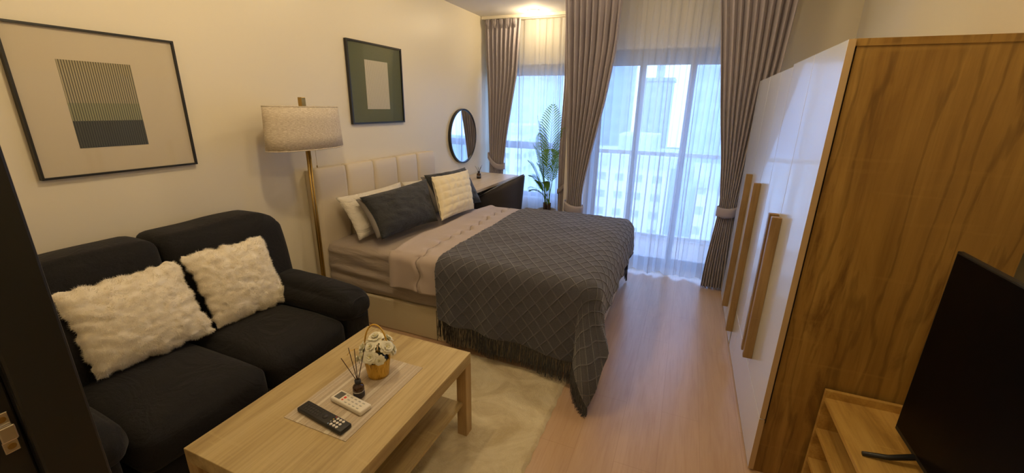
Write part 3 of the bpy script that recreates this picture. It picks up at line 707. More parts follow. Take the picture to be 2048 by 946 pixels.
# ------------------------------------------------------------------ rug
def rug():
    x0, x1, y0, y1 = -2.25, -.495, .42, 2.165; nx, ny = 260, 260
    X, Y = np.meshgrid(np.linspace(x0, x1, nx), np.linspace(y0, y1, ny), indexing='ij')
    P = np.zeros((nx, ny, 3)); P[..., 0] = X; P[..., 1] = Y
    for i in range(nx):
        for j in range(ny):
            x, y = X[i, j], Y[i, j]
            h = .016 + .0035 * noise.noise(Vector((x * 6, y * 6, 0))) + .0028 * noise.noise(Vector((x * 22, y * 22, 3))) + .0020 * noise.noise(Vector((x * 75, y * 75, 5)))
            e = min(x - x0, x1 - x, y - y0, y1 - y); h *= min(1, .1 + e / .018)
            P[i, j, 2] = max(h, .002) if e > 1e-6 else .001
    P[..., 0] += .003 * np.sin(Y * 60) * (X > x1 - .01)
    o = link('shag_rug', grid_mesh(P), M['rug'], None, smooth=True); props(o, 'cream short-pile shag rug under the coffee table, reaching the bed', 'rug')
rug()

# ------------------------------------------------------------------ sofa
sf = thing('sofa', (-2.05, 1.05, 0), 'black two-seat fabric sofa against the left wall', 'sofa')
sy0, sy1 = .37, 1.735
B().box(-2.44, -1.635, sy0 + .02, sy1 - .02, .04, .33, .02, 3).obj('frame', M['sofa'], sf, True)
for yy, yc in ((.575, 1.083), (1.087, 1.56)):
    m_ = soft_box((-1.935, (yy + yc) / 2, .385), (.66, yc - yy, .17), .055, (.012, .004, .035), 16, .006, 7, yy)
    link('seat_cushion', m_, M['sofa'], sf, smooth=True)
def back_taper(top_y):
    def t(q, p):
        q.x -= .09 * (p.z + 1) / 2
        u = p.y if top_y else -p.y      # the outer top corner of each back cushion is rounded off
        if p.z > 0: q.z -= .07 * max(0, u - (.55 if top_y else .85)) ** 1.6 * (3.2 if top_y else 1) * p.z
        return q
    return t
for k, (ya, yb) in enumerate(((.40, 1.085), (1.09, 1.745))):
    s_ = 1 if k else -1
    m_ = soft_box((-2.265, (ya + yb) / 2, .69), (.25, yb - ya, .57), .05, (.045, .0, .010), 24, .010, 5, 3 + k, back_taper(k))
    link('back_cushion', m_, M['sofa'], sf, smooth=True)
B().box(-2.47, -2.34, sy0 + .03, sy1 - .01, .04, .80, .03, 3).obj('back_frame', M['sofa'], sf, True)
for k, (ya, yb) in enumerate(((.345, .560), (1.545, 1.745))):
    B().box(-2.42, -1.605, ya + .018, yb - .018 * (k == 0) - .012, .03, .47, .022, 3).obj('arm_panel', M['sofa'], sf, True)
    def arm_t(q, p):
        f = (p.x + 1) / 2; q.z -= .05 * max(0, f - .45) ** 1.5; return q
    m_ = soft_box((-1.985, (ya + yb) / 2, .525), (.80, yb - ya + .02, .155), .070, (.012, .012, .028), 18, .007, 9, 9 + k, arm_t)
    link('arm_cushion', m_, M['sofa'], sf, smooth=True)
pp = B()
for yb in (1.55, ):
    pts = [(-1.592, 1.565 + .08 + .075 * math.cos(t), .505 + .055 * math.sin(t)) for t in np.linspace(0, 2 * PI, 33)]
    pp.tube(pts, .0035, 6, False)
pp.obj('piping', M['sofa_piping'], sf, True)
for (x, y) in ((-2.38, .45), (-2.38, 1.67), (-1.70, .45), (-1.70, 1.67)):
    B().box(x - .025, x + .025, y - .025, y + .025, .014, .045).obj('foot', M['black'], sf)

def fur_cushion(bl, br, tr, tl, th, label, seed, n_hair=42000):
    def lump(a, b): return .005 * noise.noise(Vector((a * 3.2 + seed, b * 7, 0))) + .0035 * noise.noise(Vector((a * 9, b * 18 + seed, 1)))
    me = pillow(bl, br, tr, tl, th, 56, .05, .004, seed, lump, 12, .016)
    o = link('fur_cushion', me, M['fur'], None, smooth=True); props(o, label, 'cushion', 'white fur cushions on the sofa')
    me.calc_loop_triangles(); rng = random.Random(seed)
    tris = me.loop_triangles; areas = np.array([t.area for t in tris]); cum = np.cumsum(areas / areas.sum())
    V = []; F = []; vs = me.vertices
    for h in range(n_hair):
        t = tris[int(np.searchsorted(cum, rng.random()))] if True else None
        a, b_ = rng.random(), rng.random()
        if a + b_ > 1: a, b_ = 1 - a, 1 - b_
        p0, p1, p2 = (vs[i].co for i in t.vertices); p = p0 + (p1 - p0) * a + (p2 - p0) * b_; nr = t.normal
        fl = Vector((noise.noise(p * 30 + Vector((seed, 0, 0))), noise.noise(p * 30 + Vector((0, seed, 9))), noise.noise(p * 45 + Vector((5, 0, seed))) - .25))
        d = (nr * .55 + fl * .9 + Vector((rng.uniform(-.3, .3), rng.uniform(-.3, .3), rng.uniform(-.3, .3)))).normalized()
        L = rng.uniform(.007, .014); sd = d.cross(nr)
        if sd.length < 1e-3: continue
        sd = sd.normalized() * .0009; i = len(V)
        V += [p - sd - nr * .002, p + sd - nr * .002, p + d * L]; F.append((i, i + 1, i + 2))
    fm = bpy.data.meshes.new('fur'); fm.from_pydata([tuple(v) for v in V], [], F); fm.materials.append(M['fur_hair'])
    fo = bpy.data.objects.new('fur_pile', fm); COL.objects.link(fo); fo.parent = o
fur_cushion((-2.09, .690, .505), (-2.05, 1.145, .50), (-2.17, 1.10, .880), (-2.17, .665, .885), .13, 'white fluffy fur cushion on the sofa seat nearest the doorway', 3)
fur_cushion((-2.07, 1.165, .50), (-2.04, 1.565, .495), (-2.155, 1.53, .885), (-2.165, 1.125, .895), .12, 'white fluffy fur cushion beside the far arm of the sofa', 11)

# ------------------------------------------------------------------ bed
bd = thing('bed', (-1.45, 2.96, 0), 'upholstered cream storage bed with channelled headboard on the left wall', 'bed')
B().box(-2.43, -.42, 2.215, 3.72, .0, .245, .012, 2).obj('bed_base', M['cream_lam'], bd, False)
sl = B().box(-1.461, -1.457, 2.2135, 2.2155, .004, .24).obj('base_seam', M['gap'], bd)
hb = B(); n = 5; y0h, y1h = 2.20, 3.77
for i in range(n):
    ya = y0h + (y1h - y0h) * i / n; yb = y0h + (y1h - y0h) * (i + 1) / n
    me = soft_box((-2.464, (ya + yb) / 2, .575), (.085, yb - ya - .002, 1.145), .024, (.018, 0, 0), 16)
    o = link('headboard_panel', me, M['headb'], bd, smooth=True)
B().box(-2.525, -2.50, y0h + .01, y1h - .01, .01, 1.13).obj('headboard_back', M['headb'], bd)
def wrinkly_side(q, p):
    if p.y < 0 and abs(p.y) > .9:
        f = max(0, -p.z * .5 + .5)
        q.y += .012 * noise.noise(Vector((q.x * 3.2, q.z * 26, 1))) - .010 * math.sin((q.z + q.x * .10) * 60) * max(0, 1 - abs(p.z)) * max(0, 1 - abs(p.x + .8))
    return q
me = soft_box((-1.43, 2.965, .42), (2.0, 1.50, .365), .06, (0, 0, .012), 44, .0, 1, 0, wrinkly_side)
mo_ = link('mattress', me, M['sheet'], bd, smooth=True); mo_['label'] = 'mattress in a taupe fitted sheet'

# ---- draped bedding: cloth coordinate a runs from headboard to foot, b across the bed
def drape_pt(a, b, g, flare=.05):
    """g: dict x1 foot edge start, y0/y1 side edges, zt top height, r rounding"""
    r = g['r']; da = max(0, a - g['x1']); db = 0; sgn = 0
    if b < g['y0']: db = g['y0'] - b; sgn = -1
    elif b > g['y1']: db = b - g['y1']; sgn = 1
    d = math.hypot(da, db)
    x = min(a, g['x1']); y = min(max(b, g['y0']), g['y1'])
    q = r * PI / 2
    if d <= q: h = r * math.sin(d / r); dz = r * (1 - math.cos(d / r))
    else: h = r + flare * (d - q); dz = r + (d - q) * math.sqrt(1 - flare ** 2)
    if d > 1e-9:
        cx, cy = da / d, db / d; corner = 2 * cx * cy; hang = max(0, dz - r)
        th = math.atan2(db, da)
        if corner > 1e-3:
            h += corner * (g['bell'] * (1 if sgn < 0 else .15) * sstep(0, .42, hang) if 'bell' in g else hang * .3) + .014 * math.sin(th * 14) * min(1, hang * 4) * corner
            ph = th + g.get('swing', 0) * math.sin(2 * th); cx, cy = math.cos(ph), math.sin(ph)
        w = .020 * math.sin(a * 19 + 1.5 * math.sin(a * 5)) * min(1, hang * 2.5) * (1 - corner) if sgn else 0
        w += .012 * math.sin(b * 23) * min(1, hang * 3) * cx * (1 - corner)
        h += w * (1 if sgn <= 0 else .6)
        x += cx * h; y += sgn * cy * h
    z = g['zt'] - dz
    top = max(0, 1 - d / .1)
    z += top * (.008 * noise.noise(Vector((a * 3.1, b * 3.1, g['seed']))) + .005 * noise.noise(Vector((a * 8, b * 8, g['seed'] + 4))) + .022 * (1 - ((b - 2.96) / .8) ** 2) - .012)
    return x, y, z
def cloth(name, g, a0, a1, b0, b1, res, disp=None, flare=.05):
    na = int((a1 - a0) / res) + 1; nb = int((b1 - b0) / res) + 1
    A = np.linspace(a0, a1, na); Bv = np.linspace(b0, b1, nb); P = np.zeros((na, nb, 3)); UV = np.zeros((na, nb, 2))
    for i, a in enumerate(A):
        for j, b in enumerate(Bv):
            aa = a + (g['edge'](b) * (1 - (a - a0) / (a1 - a0)) ** 3 if g.get('edge') else 0)
            if g.get('near') and b < 2.9: b = 2.9 - (2.9 - b) * (2.9 - g['near'](a)) / (2.9 - b0)
            p = drape_pt(aa, b, g, flare); P[i, j] = p; UV[i, j] = (a, b)
    P[..., 2] = np.maximum(P[..., 2], .006)
    if disp is not None:
        dx = np.gradient(P, axis=0); dy = np.gradient(P, axis=1); nn = np.cross(dx, dy); nn /= np.linalg.norm(nn, axis=2, keepdims=True) + 1e-9
        P += nn * disp(UV[..., 0], UV[..., 1])[..., None]
    return grid_mesh(P, UV), P
gd = dict(x1=-.49, y0=2.235, y1=3.695, zt=.648, r=.07, seed=1, edge=lambda b: .02 * math.sin(b * 7) + (-.03 if b < 2.2 else 0))
def duvet_disp(u, v):
    s = -1.555 + .013 * np.sin(v * 40 + np.sin(v * 7))      # wavy stitched line
    g = -.010 * np.exp(-((u - s) / .008) ** 2)
    roll = .012 * np.exp(-((u + 1.76) / .03) ** 2)
    pu = .006 * np.sin(v * 38 + 3 * np.sin(u * 9)) * np.exp(-((u - s) / .05) ** 2)
    return g + roll + pu
def duvet_mat():
    m = M['duvet']; nt = m.node_tree; b = [n for n in nt.nodes if n.type == 'BSDF_PRINCIPLED'][0]
    tc = nt.nodes.new('ShaderNodeTexCoord'); s = nt.nodes.new('ShaderNodeSeparateXYZ'); nt.links.new(tc.outputs['UV'], s.inputs[0])
    def mm(op, a, bb=0.0, c=0.0):
        n = N(nt, 'ShaderNodeMath', op=op)
        for i, v in enumerate((a, bb, c)):
            if isinstance(v, (int, float)): n.inputs[i].default_value = v
            else: nt.links.new(v, n.inputs[i])
        return n.outputs[0]
    v = s.outputs[1]
    wave = mm('MULTIPLY_ADD', mm('SINE', mm('ADD', mm('MULTIPLY', v, 40), mm('SINE', mm('MULTIPLY', v, 7)))), .013, -1.555)
    d = mm('ABSOLUTE', mm('SUBTRACT', s.outputs[0], wave))
    line = mm('SUBTRACT', 1, mm('MINIMUM', mm('DIVIDE', d, .007), 1))
    puff = mm('MINIMUM', mm('DIVIDE', d, .035), 1)
    old = b.inputs['Base Color'].links[0].from_socket
    nt.links.new(mixc(nt, old, (0.20, 0.155, 0.135), line), b.inputs['Base Color'])
    bn = nt.nodes.new('ShaderNodeBump'); bn.inputs['Strength'].default_value = .4; bn.inputs['Distance'].default_value = .02
    nt.links.new(puff, bn.inputs['Height']); nt.links.new(b.inputs['Normal'].links[0].from_socket, bn.inputs['Normal']); nt.links.new(bn.outputs[0], b.inputs['Normal'])
duvet_mat()
me, _ = cloth('duvet', gd, -1.775, -.25, 1.93, 3.95, .011, duvet_disp)
dv = link('duvet', me, M['duvet'], None, smooth=True); solidify(dv, .018, -1)
props(dv, 'taupe duvet with a wavy stitched border folded over the bed', 'duvet')
gt = dict(bell=.24, swing=.18, near=lambda a: np.interp(a, [-1.43, -.5, -.1], [1.735, 1.675, 1.65]), x1=-.455, y0=2.235, y1=3.70, zt=.672, r=.115, seed=1, edge=lambda b: .008 * (b - 2.9) + .01 * math.sin(b * 5))
def ridges(u, v):
    def rd(x): f = np.abs(x - np.floor(x) - .5); return np.clip((f - .40) * 10, 0, 1)
    return .0035 * np.maximum(rd(u / DIA_U + v / DIA_V), rd(u / DIA_U - v / DIA_V))
me, TP = cloth('throw', gt, -1.385, -.10, 1.74, 4.20, .0075, ridges, .055)
tb = link('throw_blanket', me, M['throw'], None, smooth=True); solidify(tb, .006, -1)
props(tb, 'charcoal knitted throw with raised diamonds and a tassel fringe over the bed foot', 'throw blanket')
def fringe():
    rng = random.Random(4); b = B()
    def strand(p, out, L, bunch):
        pts = [p]; q = Vector(p)
        for k in range(3):
            q = q + Vector((out.x * .006 + rng.uniform(-.005, .005) + bunch.x * .3, out.y * .006 + rng.uniform(-.004, .004) + bunch.y * .3, -L / 3))
            if q.z < .006: q.z = .006 + rng.random() * .004; q.x += out.x * .02 + rng.uniform(-.01, .01); q.y += out.y * .02 + rng.uniform(-.01, .01)
            pts.append(tuple(q))
        b.tube(pts, [.0016, .0018, .0017, .0012], 3, False)
    for side, row in ((-1, TP[:, 0]), (1, TP[:, -1])):
        for i in range(len(row) - 1):
            for rep in range(4 if side < 0 else 2):
                t = rng.random(); p = row[i] * (1 - t) + row[i + 1] * t
                near = round(i / 3.2) * 3.2; k = min(len(row) - 1, int(near)); bn = Vector((row[k] - p) * .5)
                strand((p[0], p[1] + .002, p[2] + .004), Vector((0, side * .3, 0)), rng.uniform(.115, .155), bn)
    b.obj('fringe', M['fringe'], tb)
fringe()

# pillows
def pil(name, bl, br, tr, tl, th, mat, label, cat='pillow', seed=0, group=None, **k):
    o = link(name, pillow(bl, br, tr, tl, th, seed=seed, **k), mat, None, smooth=True); return props(o, label, cat, group)
pil('pillow', (-2.13, 2.26, .64), (-2.15, 2.98, .64), (-2.345, 3.06, .935), (-2.345, 2.29, .935), .15, M['pillow_white'], 'white pillow on the near side of the bed, behind the dark pillow', seed=1, wr=.016, pinch=.08)
pil('pillow', (-2.17, 3.06, .64), (-2.17, 3.68, .64), (-2.345, 3.70, .895), (-2.345, 3.08, .93), .14, M['pillow_white'], 'white pillow against the headboard on the window side of the bed', seed=5, wr=.016, pinch=.08)
def dark_pillow(bl, br, tr, tl, label, seed):
    o = pil('pillow', bl, br, tr, tl, .20, M['pillow_dark'], label, seed=seed, wr=.014, pinch=.085)
    # grey reverse side
    off = Vector((-.012, 0, -.006)); me = pillow([x + y for x, y in zip(bl, (-.03, -.012, .004))], [x + y for x, y in zip(br, (-.03, .0, .004))], [x + y for x, y in zip(tr, (-.018, .0, -.012))], [x + y for x, y in zip(tl, (-.035, -.004, -.02))], .12, seed=seed + 1)
    r = link('reverse_side', me, M['pillow_grey'], o, loc=wloc(o), smooth=True); r['label'] = 'light grey reverse side of the pillowcase'
dark_pillow((-1.93, 2.27, .675), (-1.86, 2.90, .67), (-2.14, 3.17, .965), (-2.17, 2.345, .945), 'large dark charcoal pillow on the near side of the bed', 2)
dark_pillow((-1.98, 3.12, .67), (-1.85, 3.70, .67), (-2.16, 3.93, .975), (-2.20, 3.22, .985), 'large dark charcoal pillow behind the cream cushion on the window side', 6)
def plush(a, b):
    return .011 * abs(math.cos(a * PI * 3.0)) ** .5 * abs(math.cos(b * PI * 3.0)) ** .5 - .004
pil('cushion', (-1.80, 2.86, .685), (-1.765, 3.36, .685), (-1.93, 3.56, 1.01), (-1.965, 2.98, 1.02), .16, M['cushion_cream'], 'square cream plush cushion in front of the dark pillows on the bed', 'cushion', 3, None, front=plush, n=60, pinch=.055, wr=.004)

# ------------------------------------------------------------------ desk, chair, diffuser
dk = thing('desk', (-2.25, 4.4, 0), 'pale oak wall desk with dark apron under the round mirror', 'desk')
B().box(-2.525, -1.975, 3.80, 5.02, .725, .755, .002).obj('desk_top', M['desk_oak'], dk)
B().box(-2.525, -2.02, 3.83, 4.98, .675, .725).obj('apron', M['black'], dk)
B().box(-2.525, -2.0, 3.80, 3.825, .0, .725).obj('side_panel', M['desk_oak'], dk); B().box(-2.525, -2.0, 4.99, 5.02, .0, .725).obj('side_panel', M['desk_oak'], dk)
B().tube([(-2.018, 4.0, .70), (-2.005, 4.0, .70)], .008, 10).obj('knob', M['steel'], dk)
ch = thing('desk_chair', (-1.9, 4.28, 0), 'charcoal tub chair with sloping sides tucked at the desk', 'chair')
def tub():
    cy, hw = 4.28, .225; path = []
    for x in np.linspace(-2.13, -1.83, 10): path.append((x, cy - hw))
    for a in np.linspace(-PI / 2, PI / 2, 25)[1:-1]: path.append((-1.83 + .19 * math.cos(a), cy + hw * math.sin(a)))
    for x in np.linspace(-1.83, -2.13, 10): path.append((x, cy + hw))
    n = len(path); P = np.zeros((n, 9, 3))
    for i, (x, y) in enumerate(path):
        top = .60 + (x + 2.13) * .56; bot = .39
        for k in range(9):
            s = k / 8; f = .86 + .14 * s
            P[i, k] = (-1.9 + (x + 1.9) * (f if x > -1.9 else 1), cy + (y - cy) * f, bot + (top - bot) * s)
    return P
TB = tub()
so = link('shell', grid_mesh(TB), M['chair_fab'], ch, smooth=True); solidify(so, .03, 0)
B().tube([tuple(p + np.array((0, 0, .008))) for p in TB[:, -1]], .006, 8).obj('piping', M['chair_edge'], ch, True)
link('seat', soft_box((-1.95, 4.28, .43), (.36, .36, .09), .035, (.0, .0, .015), 10), M['chair_fab'], ch, smooth=True)
for sx_ in (-1, 1):
    for sy_ in (-1, 1):
        B().tube([(-1.95 + sx_ * .13, 4.28 + sy_ * .13, .40), (-1.95 + sx_ * .20, 4.28 + sy_ * .20, .0)], [.014, .009], 10).obj('leg', M['black'], ch, True)

def diffuser(c, s, label, reeds, lab=True):
    x, y, z = c; o = thing('reed_diffuser', c, label, 'reed diffuser')
    B().lathe([(0, 0), (.026 * s, 0), (.029 * s, .004 * s), (.029 * s, .060 * s), (.024 * s, .070 * s), (.013 * s, .076 * s), (.013 * s, .092 * s), (.0, .092 * s)], c, 32).obj('bottle', M['amber'], o, True)
    B().lathe([(.014 * s, .080 * s), (.016 * s, .082 * s), (.016 * s, .100 * s), (.006 * s, .100 * s)], c, 24).obj('collar', M['black_plastic'], o, True)
    if lab:
        l = B().lathe([(.0295 * s, .008 * s), (.0297 * s, .008 * s), (.0297 * s, .036 * s), (.0295 * s, .036 * s)], c, 32, True).obj('label', M['label'], o, True)
        B().lathe([(.0298 * s, .036 * s), (.0300 * s, .036 * s), (.0300 * s, .041 * s), (.0298 * s, .041 * s)], c, 32, True).obj('label_stripe', M['label_w'], l, True)
    for dx, dy, L in reeds:
        B().tube([(x, y, z + .085 * s), (x + dx * s, y + dy * s, z + L * s)], .0020 * s, 6).obj('reed', M['reed'], o)
diffuser((-1.092, 1.078, .474), .76, 'amber reed diffuser bottle with dark sticks on the coffee table', ((-.085, -.012, .215), (-.060, .02, .265), (-.012, .012, .275), (.030, .04, .275)))
diffuser((-2.30, 4.53, .755), .9, 'small dark reed diffuser on the desk under the mirror', ((-.04, -.03, .17), (-.02, .02, .15), (.03, .04, .18), (.035, -.01, .16)))

# ------------------------------------------------------------------ potted palm
pc = (-1.56, 4.985)
pp_ = thing('potted_palm', (pc[0], pc[1], 0), 'green areca palm in a round stone-coloured pot by the nook window', 'potted plant')
B().lathe([(0, 0), (.10, 0), (.105, .01), (.125, .33), (.130, .345), (.122, .352), (.115, .345), (.112, .31), (0, .31)], (pc[0], pc[1], 0), 48).obj('pot', M['pot'], pp_, True)
B().lathe([(0, .318), (.06, .322), (.112, .312)], (pc[0], pc[1], 0), 32).obj('soil', M['soil'], pp_, True)
for k in range(6):
    a = k * 1.05; x, y = pc[0] + .035 * math.cos(a), pc[1] + .03 * math.sin(a)
    B().tube([(x, y, .31), (x * 1 + .004 * math.cos(a), y, .40), (x + .008 * math.cos(a), y, .44)], [.014, .012, .008], 8).obj('trunk', M['trunk'], pp_, True)
def frond(base, dirn, length, lift, mat, seed, droop=.35):
    rng = random.Random(seed); d = Vector(dirn).normalized(); pts = []; n = 22
    for i in range(n + 1):
        t = i / n; pts.append(Vector(base) + d * (length * t ** 1.25) * (1 - lift) + Vector((0, 0, length * (t * lift * 1.35 - droop * t ** 2.6))))
    b = B(); b.tube([tuple(p) for p in pts], [.0045 * (1 - .8 * i / n) for i in range(n + 1)], 5)
    m = 25
    for i in range(m):
        t = .34 + .66 * i / (m - 1); k = t * n; i0 = min(n - 1, int(k)); p = pts[i0].lerp(pts[i0 + 1], k - i0); tg = (pts[i0 + 1] - pts[i0]).normalized()
        side = tg.cross(Vector((0, 0, 1)));
        if side.length < .05: side = Vector((1, 0, 0))
        side.normalize(); up = side.cross(tg)
        L = .20 * math.sin(PI * min(1, (t - .34) / .66 * .85 + .22)) ** .8 * (length / .7) ** .5
        for s in (-1, 1):
            dd = (side * s * .72 + tg * .85 + up * .15).normalized(); q = [p]; wv = tg * .0075
            a0 = p + dd * L * .35 + wv; a1 = p + dd * L * .35 - wv; a2 = p + dd * L * .75 + wv * .8 + Vector((0, 0, -.012)); a3 = p + dd * L * .75 - wv * .8 + Vector((0, 0, -.012)); tip = p + dd * L + Vector((0, 0, -.03 * L / .15))
            v = [b.bm.verts.new(x) for x in (p, a0, a1, a2, a3, tip)]
            b.bm.faces.new((v[0], v[1], v[2])); b.bm.faces.new((v[1], v[3], v[4], v[2])); b.bm.faces.new((v[3], v[5], v[4]))
    b.obj('frond', mat, pp_)
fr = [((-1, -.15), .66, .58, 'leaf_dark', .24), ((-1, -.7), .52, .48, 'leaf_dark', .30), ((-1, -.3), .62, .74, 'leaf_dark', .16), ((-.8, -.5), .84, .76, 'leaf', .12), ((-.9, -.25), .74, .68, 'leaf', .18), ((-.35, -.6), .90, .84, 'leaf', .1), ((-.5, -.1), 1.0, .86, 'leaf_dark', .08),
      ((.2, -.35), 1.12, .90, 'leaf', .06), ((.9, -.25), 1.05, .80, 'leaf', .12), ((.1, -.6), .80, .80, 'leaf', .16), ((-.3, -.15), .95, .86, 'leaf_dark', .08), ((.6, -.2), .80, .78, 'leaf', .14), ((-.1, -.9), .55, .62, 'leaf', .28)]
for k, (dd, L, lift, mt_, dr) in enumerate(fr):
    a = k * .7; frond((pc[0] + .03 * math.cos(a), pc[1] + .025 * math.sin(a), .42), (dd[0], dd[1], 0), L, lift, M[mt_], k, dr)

# ------------------------------------------------------------------ wardrobe
wd = thing('wardrobe', (.79, 2.92, 0), 'tall white-fronted wardrobe with oak side panel on the right', 'wardrobe')
wy0, wy1, wx, wz = 1.862, 3.95, .476, 1.84
B().box(wx + .009, 1.078, wy0, wy0 + .022, 0, wz - .024).box(wx + .0005, wx + .009, wy0, wy0 + .022, 0, .262).obj('side_panel', M['sonoma'], wd)
B().box(wx - .004, 1.085, wy0 - .004, wy0 + .9, wz - .024, wz, .001).obj('top_board', M['sonoma'], wd)
B().box(wx + .004, 1.078, wy0 + .022, wy1, .0, wz - .028).obj('carcass', M['white_lam'], wd)
B().box(wx + .004, 1.078, wy0 + .9, wy1, wz - .028, wz - .006).obj('top_board', M['white_lam'], wd)
B().box(wx + .0005, wx + .009, wy0 + .007, wy0 + .022, .263, wz - .026).obj('shadow_gap', M['gap'], wd)
B().box(wx + .0008, wx + .0035, wy0 + .0225, wy1 - .004, .012, wz - .034).obj('door_gap_shade', M['gap'], wd)  # dark sheet behind the doors, its colour stands in for shade in the seams
def door(ya, yb, z0, z1, hy, hz0, hz1, name='door', edge=False):
    o = B().box(wx - .020, wx, ya + .002, yb - .002, z0, z1, .0012, 1).obj(name, M['white_lam'], wd)
    if edge: B().box(wx - .0205, wx + .001, ya + .0002, ya + .0019, z0, z1).obj('edge_band', M['edge'], o)
    if hy is not None: B().box(wx - .062, wx - .020, hy, hy + .030, hz0, hz1, .002, 1).obj('door_handle', M['handle_wood'], o)
door(wy0 - .012, 2.290, .293, 1.838, 2.238, .36, 1.123, edge=True)
door(2.290, 2.72, .295, 1.838, 2.315, .36, 1.123)
door(wy0 - .012, 2.79, .012, .288, None, 0, 0, 'drawer', True)
door(2.79, 2.99, .012, .288, None, 0, 0, 'kick_panel')
door(2.72, 3.03, .295, 1.826, 2.975, .13, 1.17)
door(3.03, 3.43, .012, 1.826, 3.395, .13, 1.17)
door(3.43, 3.945, .012, 1.826, None, 0, 0)

# ------------------------------------------------------------------ tv stand and television
ts = thing('tv_stand', (.88, 1.05, 0), 'oak open-shelf television stand against the wardrobe side', 'tv stand')
tx, t0, t1 = .654, .45, 1.846
B().box(tx, 1.11, t1 - .018, t1, 0, .516, .001).obj('side_panel', M['stand_oak'], ts); B().box(tx, 1.11, t0, t0 + .018, 0, .516, .001).obj('side_panel', M['stand_oak'], ts)
B().box(tx + .002, 1.11, t0 + .018, t1 - .018, .466, .484, .001).obj('top_board', M['stand_oak'], ts)
B().box(tx + .002, 1.11, t0 + .018, t1 - .018, .315, .333, .001).obj('shelf', M['stand_oak'], ts)
B().box(tx + .002, 1.11, t0 + .018, t1 - .018, .160, .178, .001).obj('shelf', M['stand_oak'], ts)
B().box(1.095, 1.11, t0 + .018, t1 - .018, .178, .60, .001).obj('back_panel', M['stand_dark'], ts)
B().box(.72, 1.11, 1.14, 1.155, .333, .466).obj('divider', M['stand_oak'], ts)
tv = thing('television', (.85, 1.10, .484), 'large flat black television standing on the oak tv stand', 'television')
vy0, vy1, vz0, vz1 = .52, 1.672, .520, 1.196
B().box(.822, .838, vy0, vy1, vz0, vz1, .003).obj('housing', M['black_plastic'], tv)
B().box(.8205, .8225, vy0 + .008, vy1 - .008, vz0 + .018, vz1 - .008).obj('screen', M['screen'], tv)
B().box(.838, .88, vy0 + .25, vy1 - .25, vz0 + .02, vz0 + .38, .015).obj('rear_bulge', M['black_plastic'], tv)
for yy, s in ((1.50, 1), (.70, -1)):
    B().tube([(.688, yy + .018 * s, .492), (.76, yy + .02 * s, .500), (.845, yy + .03 * s, .527)], [.0075, .009, .011], 10).tube([(.845, yy + .03 * s, .527), (.93, yy + .03 * s, .500), (.99, yy + .03 * s, .492)], [.011, .009, .0075], 10).obj('foot', M['black_plastic'], tv, True)

# ------------------------------------------------------------------ coffee table and what stands on it
ctb = thing('coffee_table', (-1.145, 1.09, .012), 'rectangular oak coffee table with lower shelf in front of the sofa', 'coffee table')
ax0, ax1, ay0, ay1, az = -1.452, -.833, .632, 1.545, .469
B().box(ax0, ax1, ay0, ay1, az - .058, az, .0015, 1).obj('table_top', M['oak'], ctb)
for (x, y) in ((ax0, ay0), (ax0, ay1 - .052), (ax1 - .052, ay0), (ax1 - .052, ay1 - .052)):
    B().box(x, x + .052, y, y + .052, .008, az - .058, .001, 1).obj('leg', M['oak_z'], ctb)
B().box(ax0 + .02, ax1 - .02, ay0 + .0525, ay1 - .0525, .195, .212).obj('shelf', M['oak'], ctb)
pm = B().box(-1.268, -.970, .873, 1.346, az, az + .0022, .0006, 1).obj('placemat', M['placemat']); props(pm, 'striped beige woven placemat lying on the coffee table', 'placemat')
PZ = az + .0022
def remote_obj(name, c, ang, L, W, H, mat, label):
    o = thing(name, (c[0], c[1], PZ), label, 'remote control'); ca, sa = math.cos(ang), math.sin(ang)
    def put(b, nm, mm, par, smooth=False):
        for v in b.bm.verts:
            x, y = v.co.x, v.co.y; v.co.x = c[0] + x * ca - y * sa; v.co.y = c[1] + x * sa + y * ca; v.co.z += PZ
        return b.obj(nm, mm, par, smooth)
    return o, put
o, put = remote_obj('tv_remote', (-1.122, .925), math.atan2(-.03, .235), .245, .052, .017, M['black_plastic'], 'long black television remote with white number keys on the placemat')
L, W, H = .245, .052, .018
body = put(B().box(-L / 2, L / 2, -W / 2, W / 2, 0, H, .005, 3), 'body', M['black_plastic'], o, True)
kb = B()
for i in range(7):
    for j in range(3): kb.box(-L / 2 + .018 + i * .0135, -L / 2 + .026 + i * .0135, -.016 + j * .0125, -.008 + j * .0125, H - .001, H + .0018, .001, 1)
put(kb, 'button_pad', M['btn_k'], o)
nv = B().lathe([(.0, 0), (.011, 0), (.011, .002), (.0, .0025)], (.010, 0, H - .0005), 24); put(nv, 'navigation_pad', M['btn_k'], o, True)
nk = B(); ck = {}
for i in range(3):
    for j in range(3): nk.lathe([(0, 0), (.0056, 0), (.0054, .0022), (0, .0026)], (.062 + i * .0150, -.0155 + j * .0150, H - .0005), 16)
put(nk, 'number_keys', M['btn_w'], o, True)
for j, cc in enumerate(('btn_b', 'btn_g', 'btn_y', 'btn_r')):
    put(B().lathe([(0, 0), (.0034, 0), (0, .0022)], (.049, -.018 + j * .012, H - .0005), 12), 'colour_key', M[cc], o)
o, put = remote_obj('ac_remote', (-1.088, 1.027), math.atan2(-.022, .17), .175, .052, .02, M['ac_body'], 'white air conditioner remote with small screen and red key on the placemat')
L, W, H = .172, .056, .020
put(B().box(-L / 2, L / 2, -W / 2, W / 2, 0, H, .006, 3), 'body', M['ac_body'], o, True)
put(B().box(-L / 2 + .012, -L / 2 + .042, -.018, .018, H - .001, H + .0006), 'display', M['ac_lcd'], o)
put(B().box(-L / 2 + .050, -L / 2 + .060, -.004, .006, H - .001, H + .0016, .001, 1).box(-L / 2 + .051, -L / 2 + .058, -.016, -.009, H - .001, H + .0016, .001, 1), 'power_key', M['btn_r'], o)
kb = B()
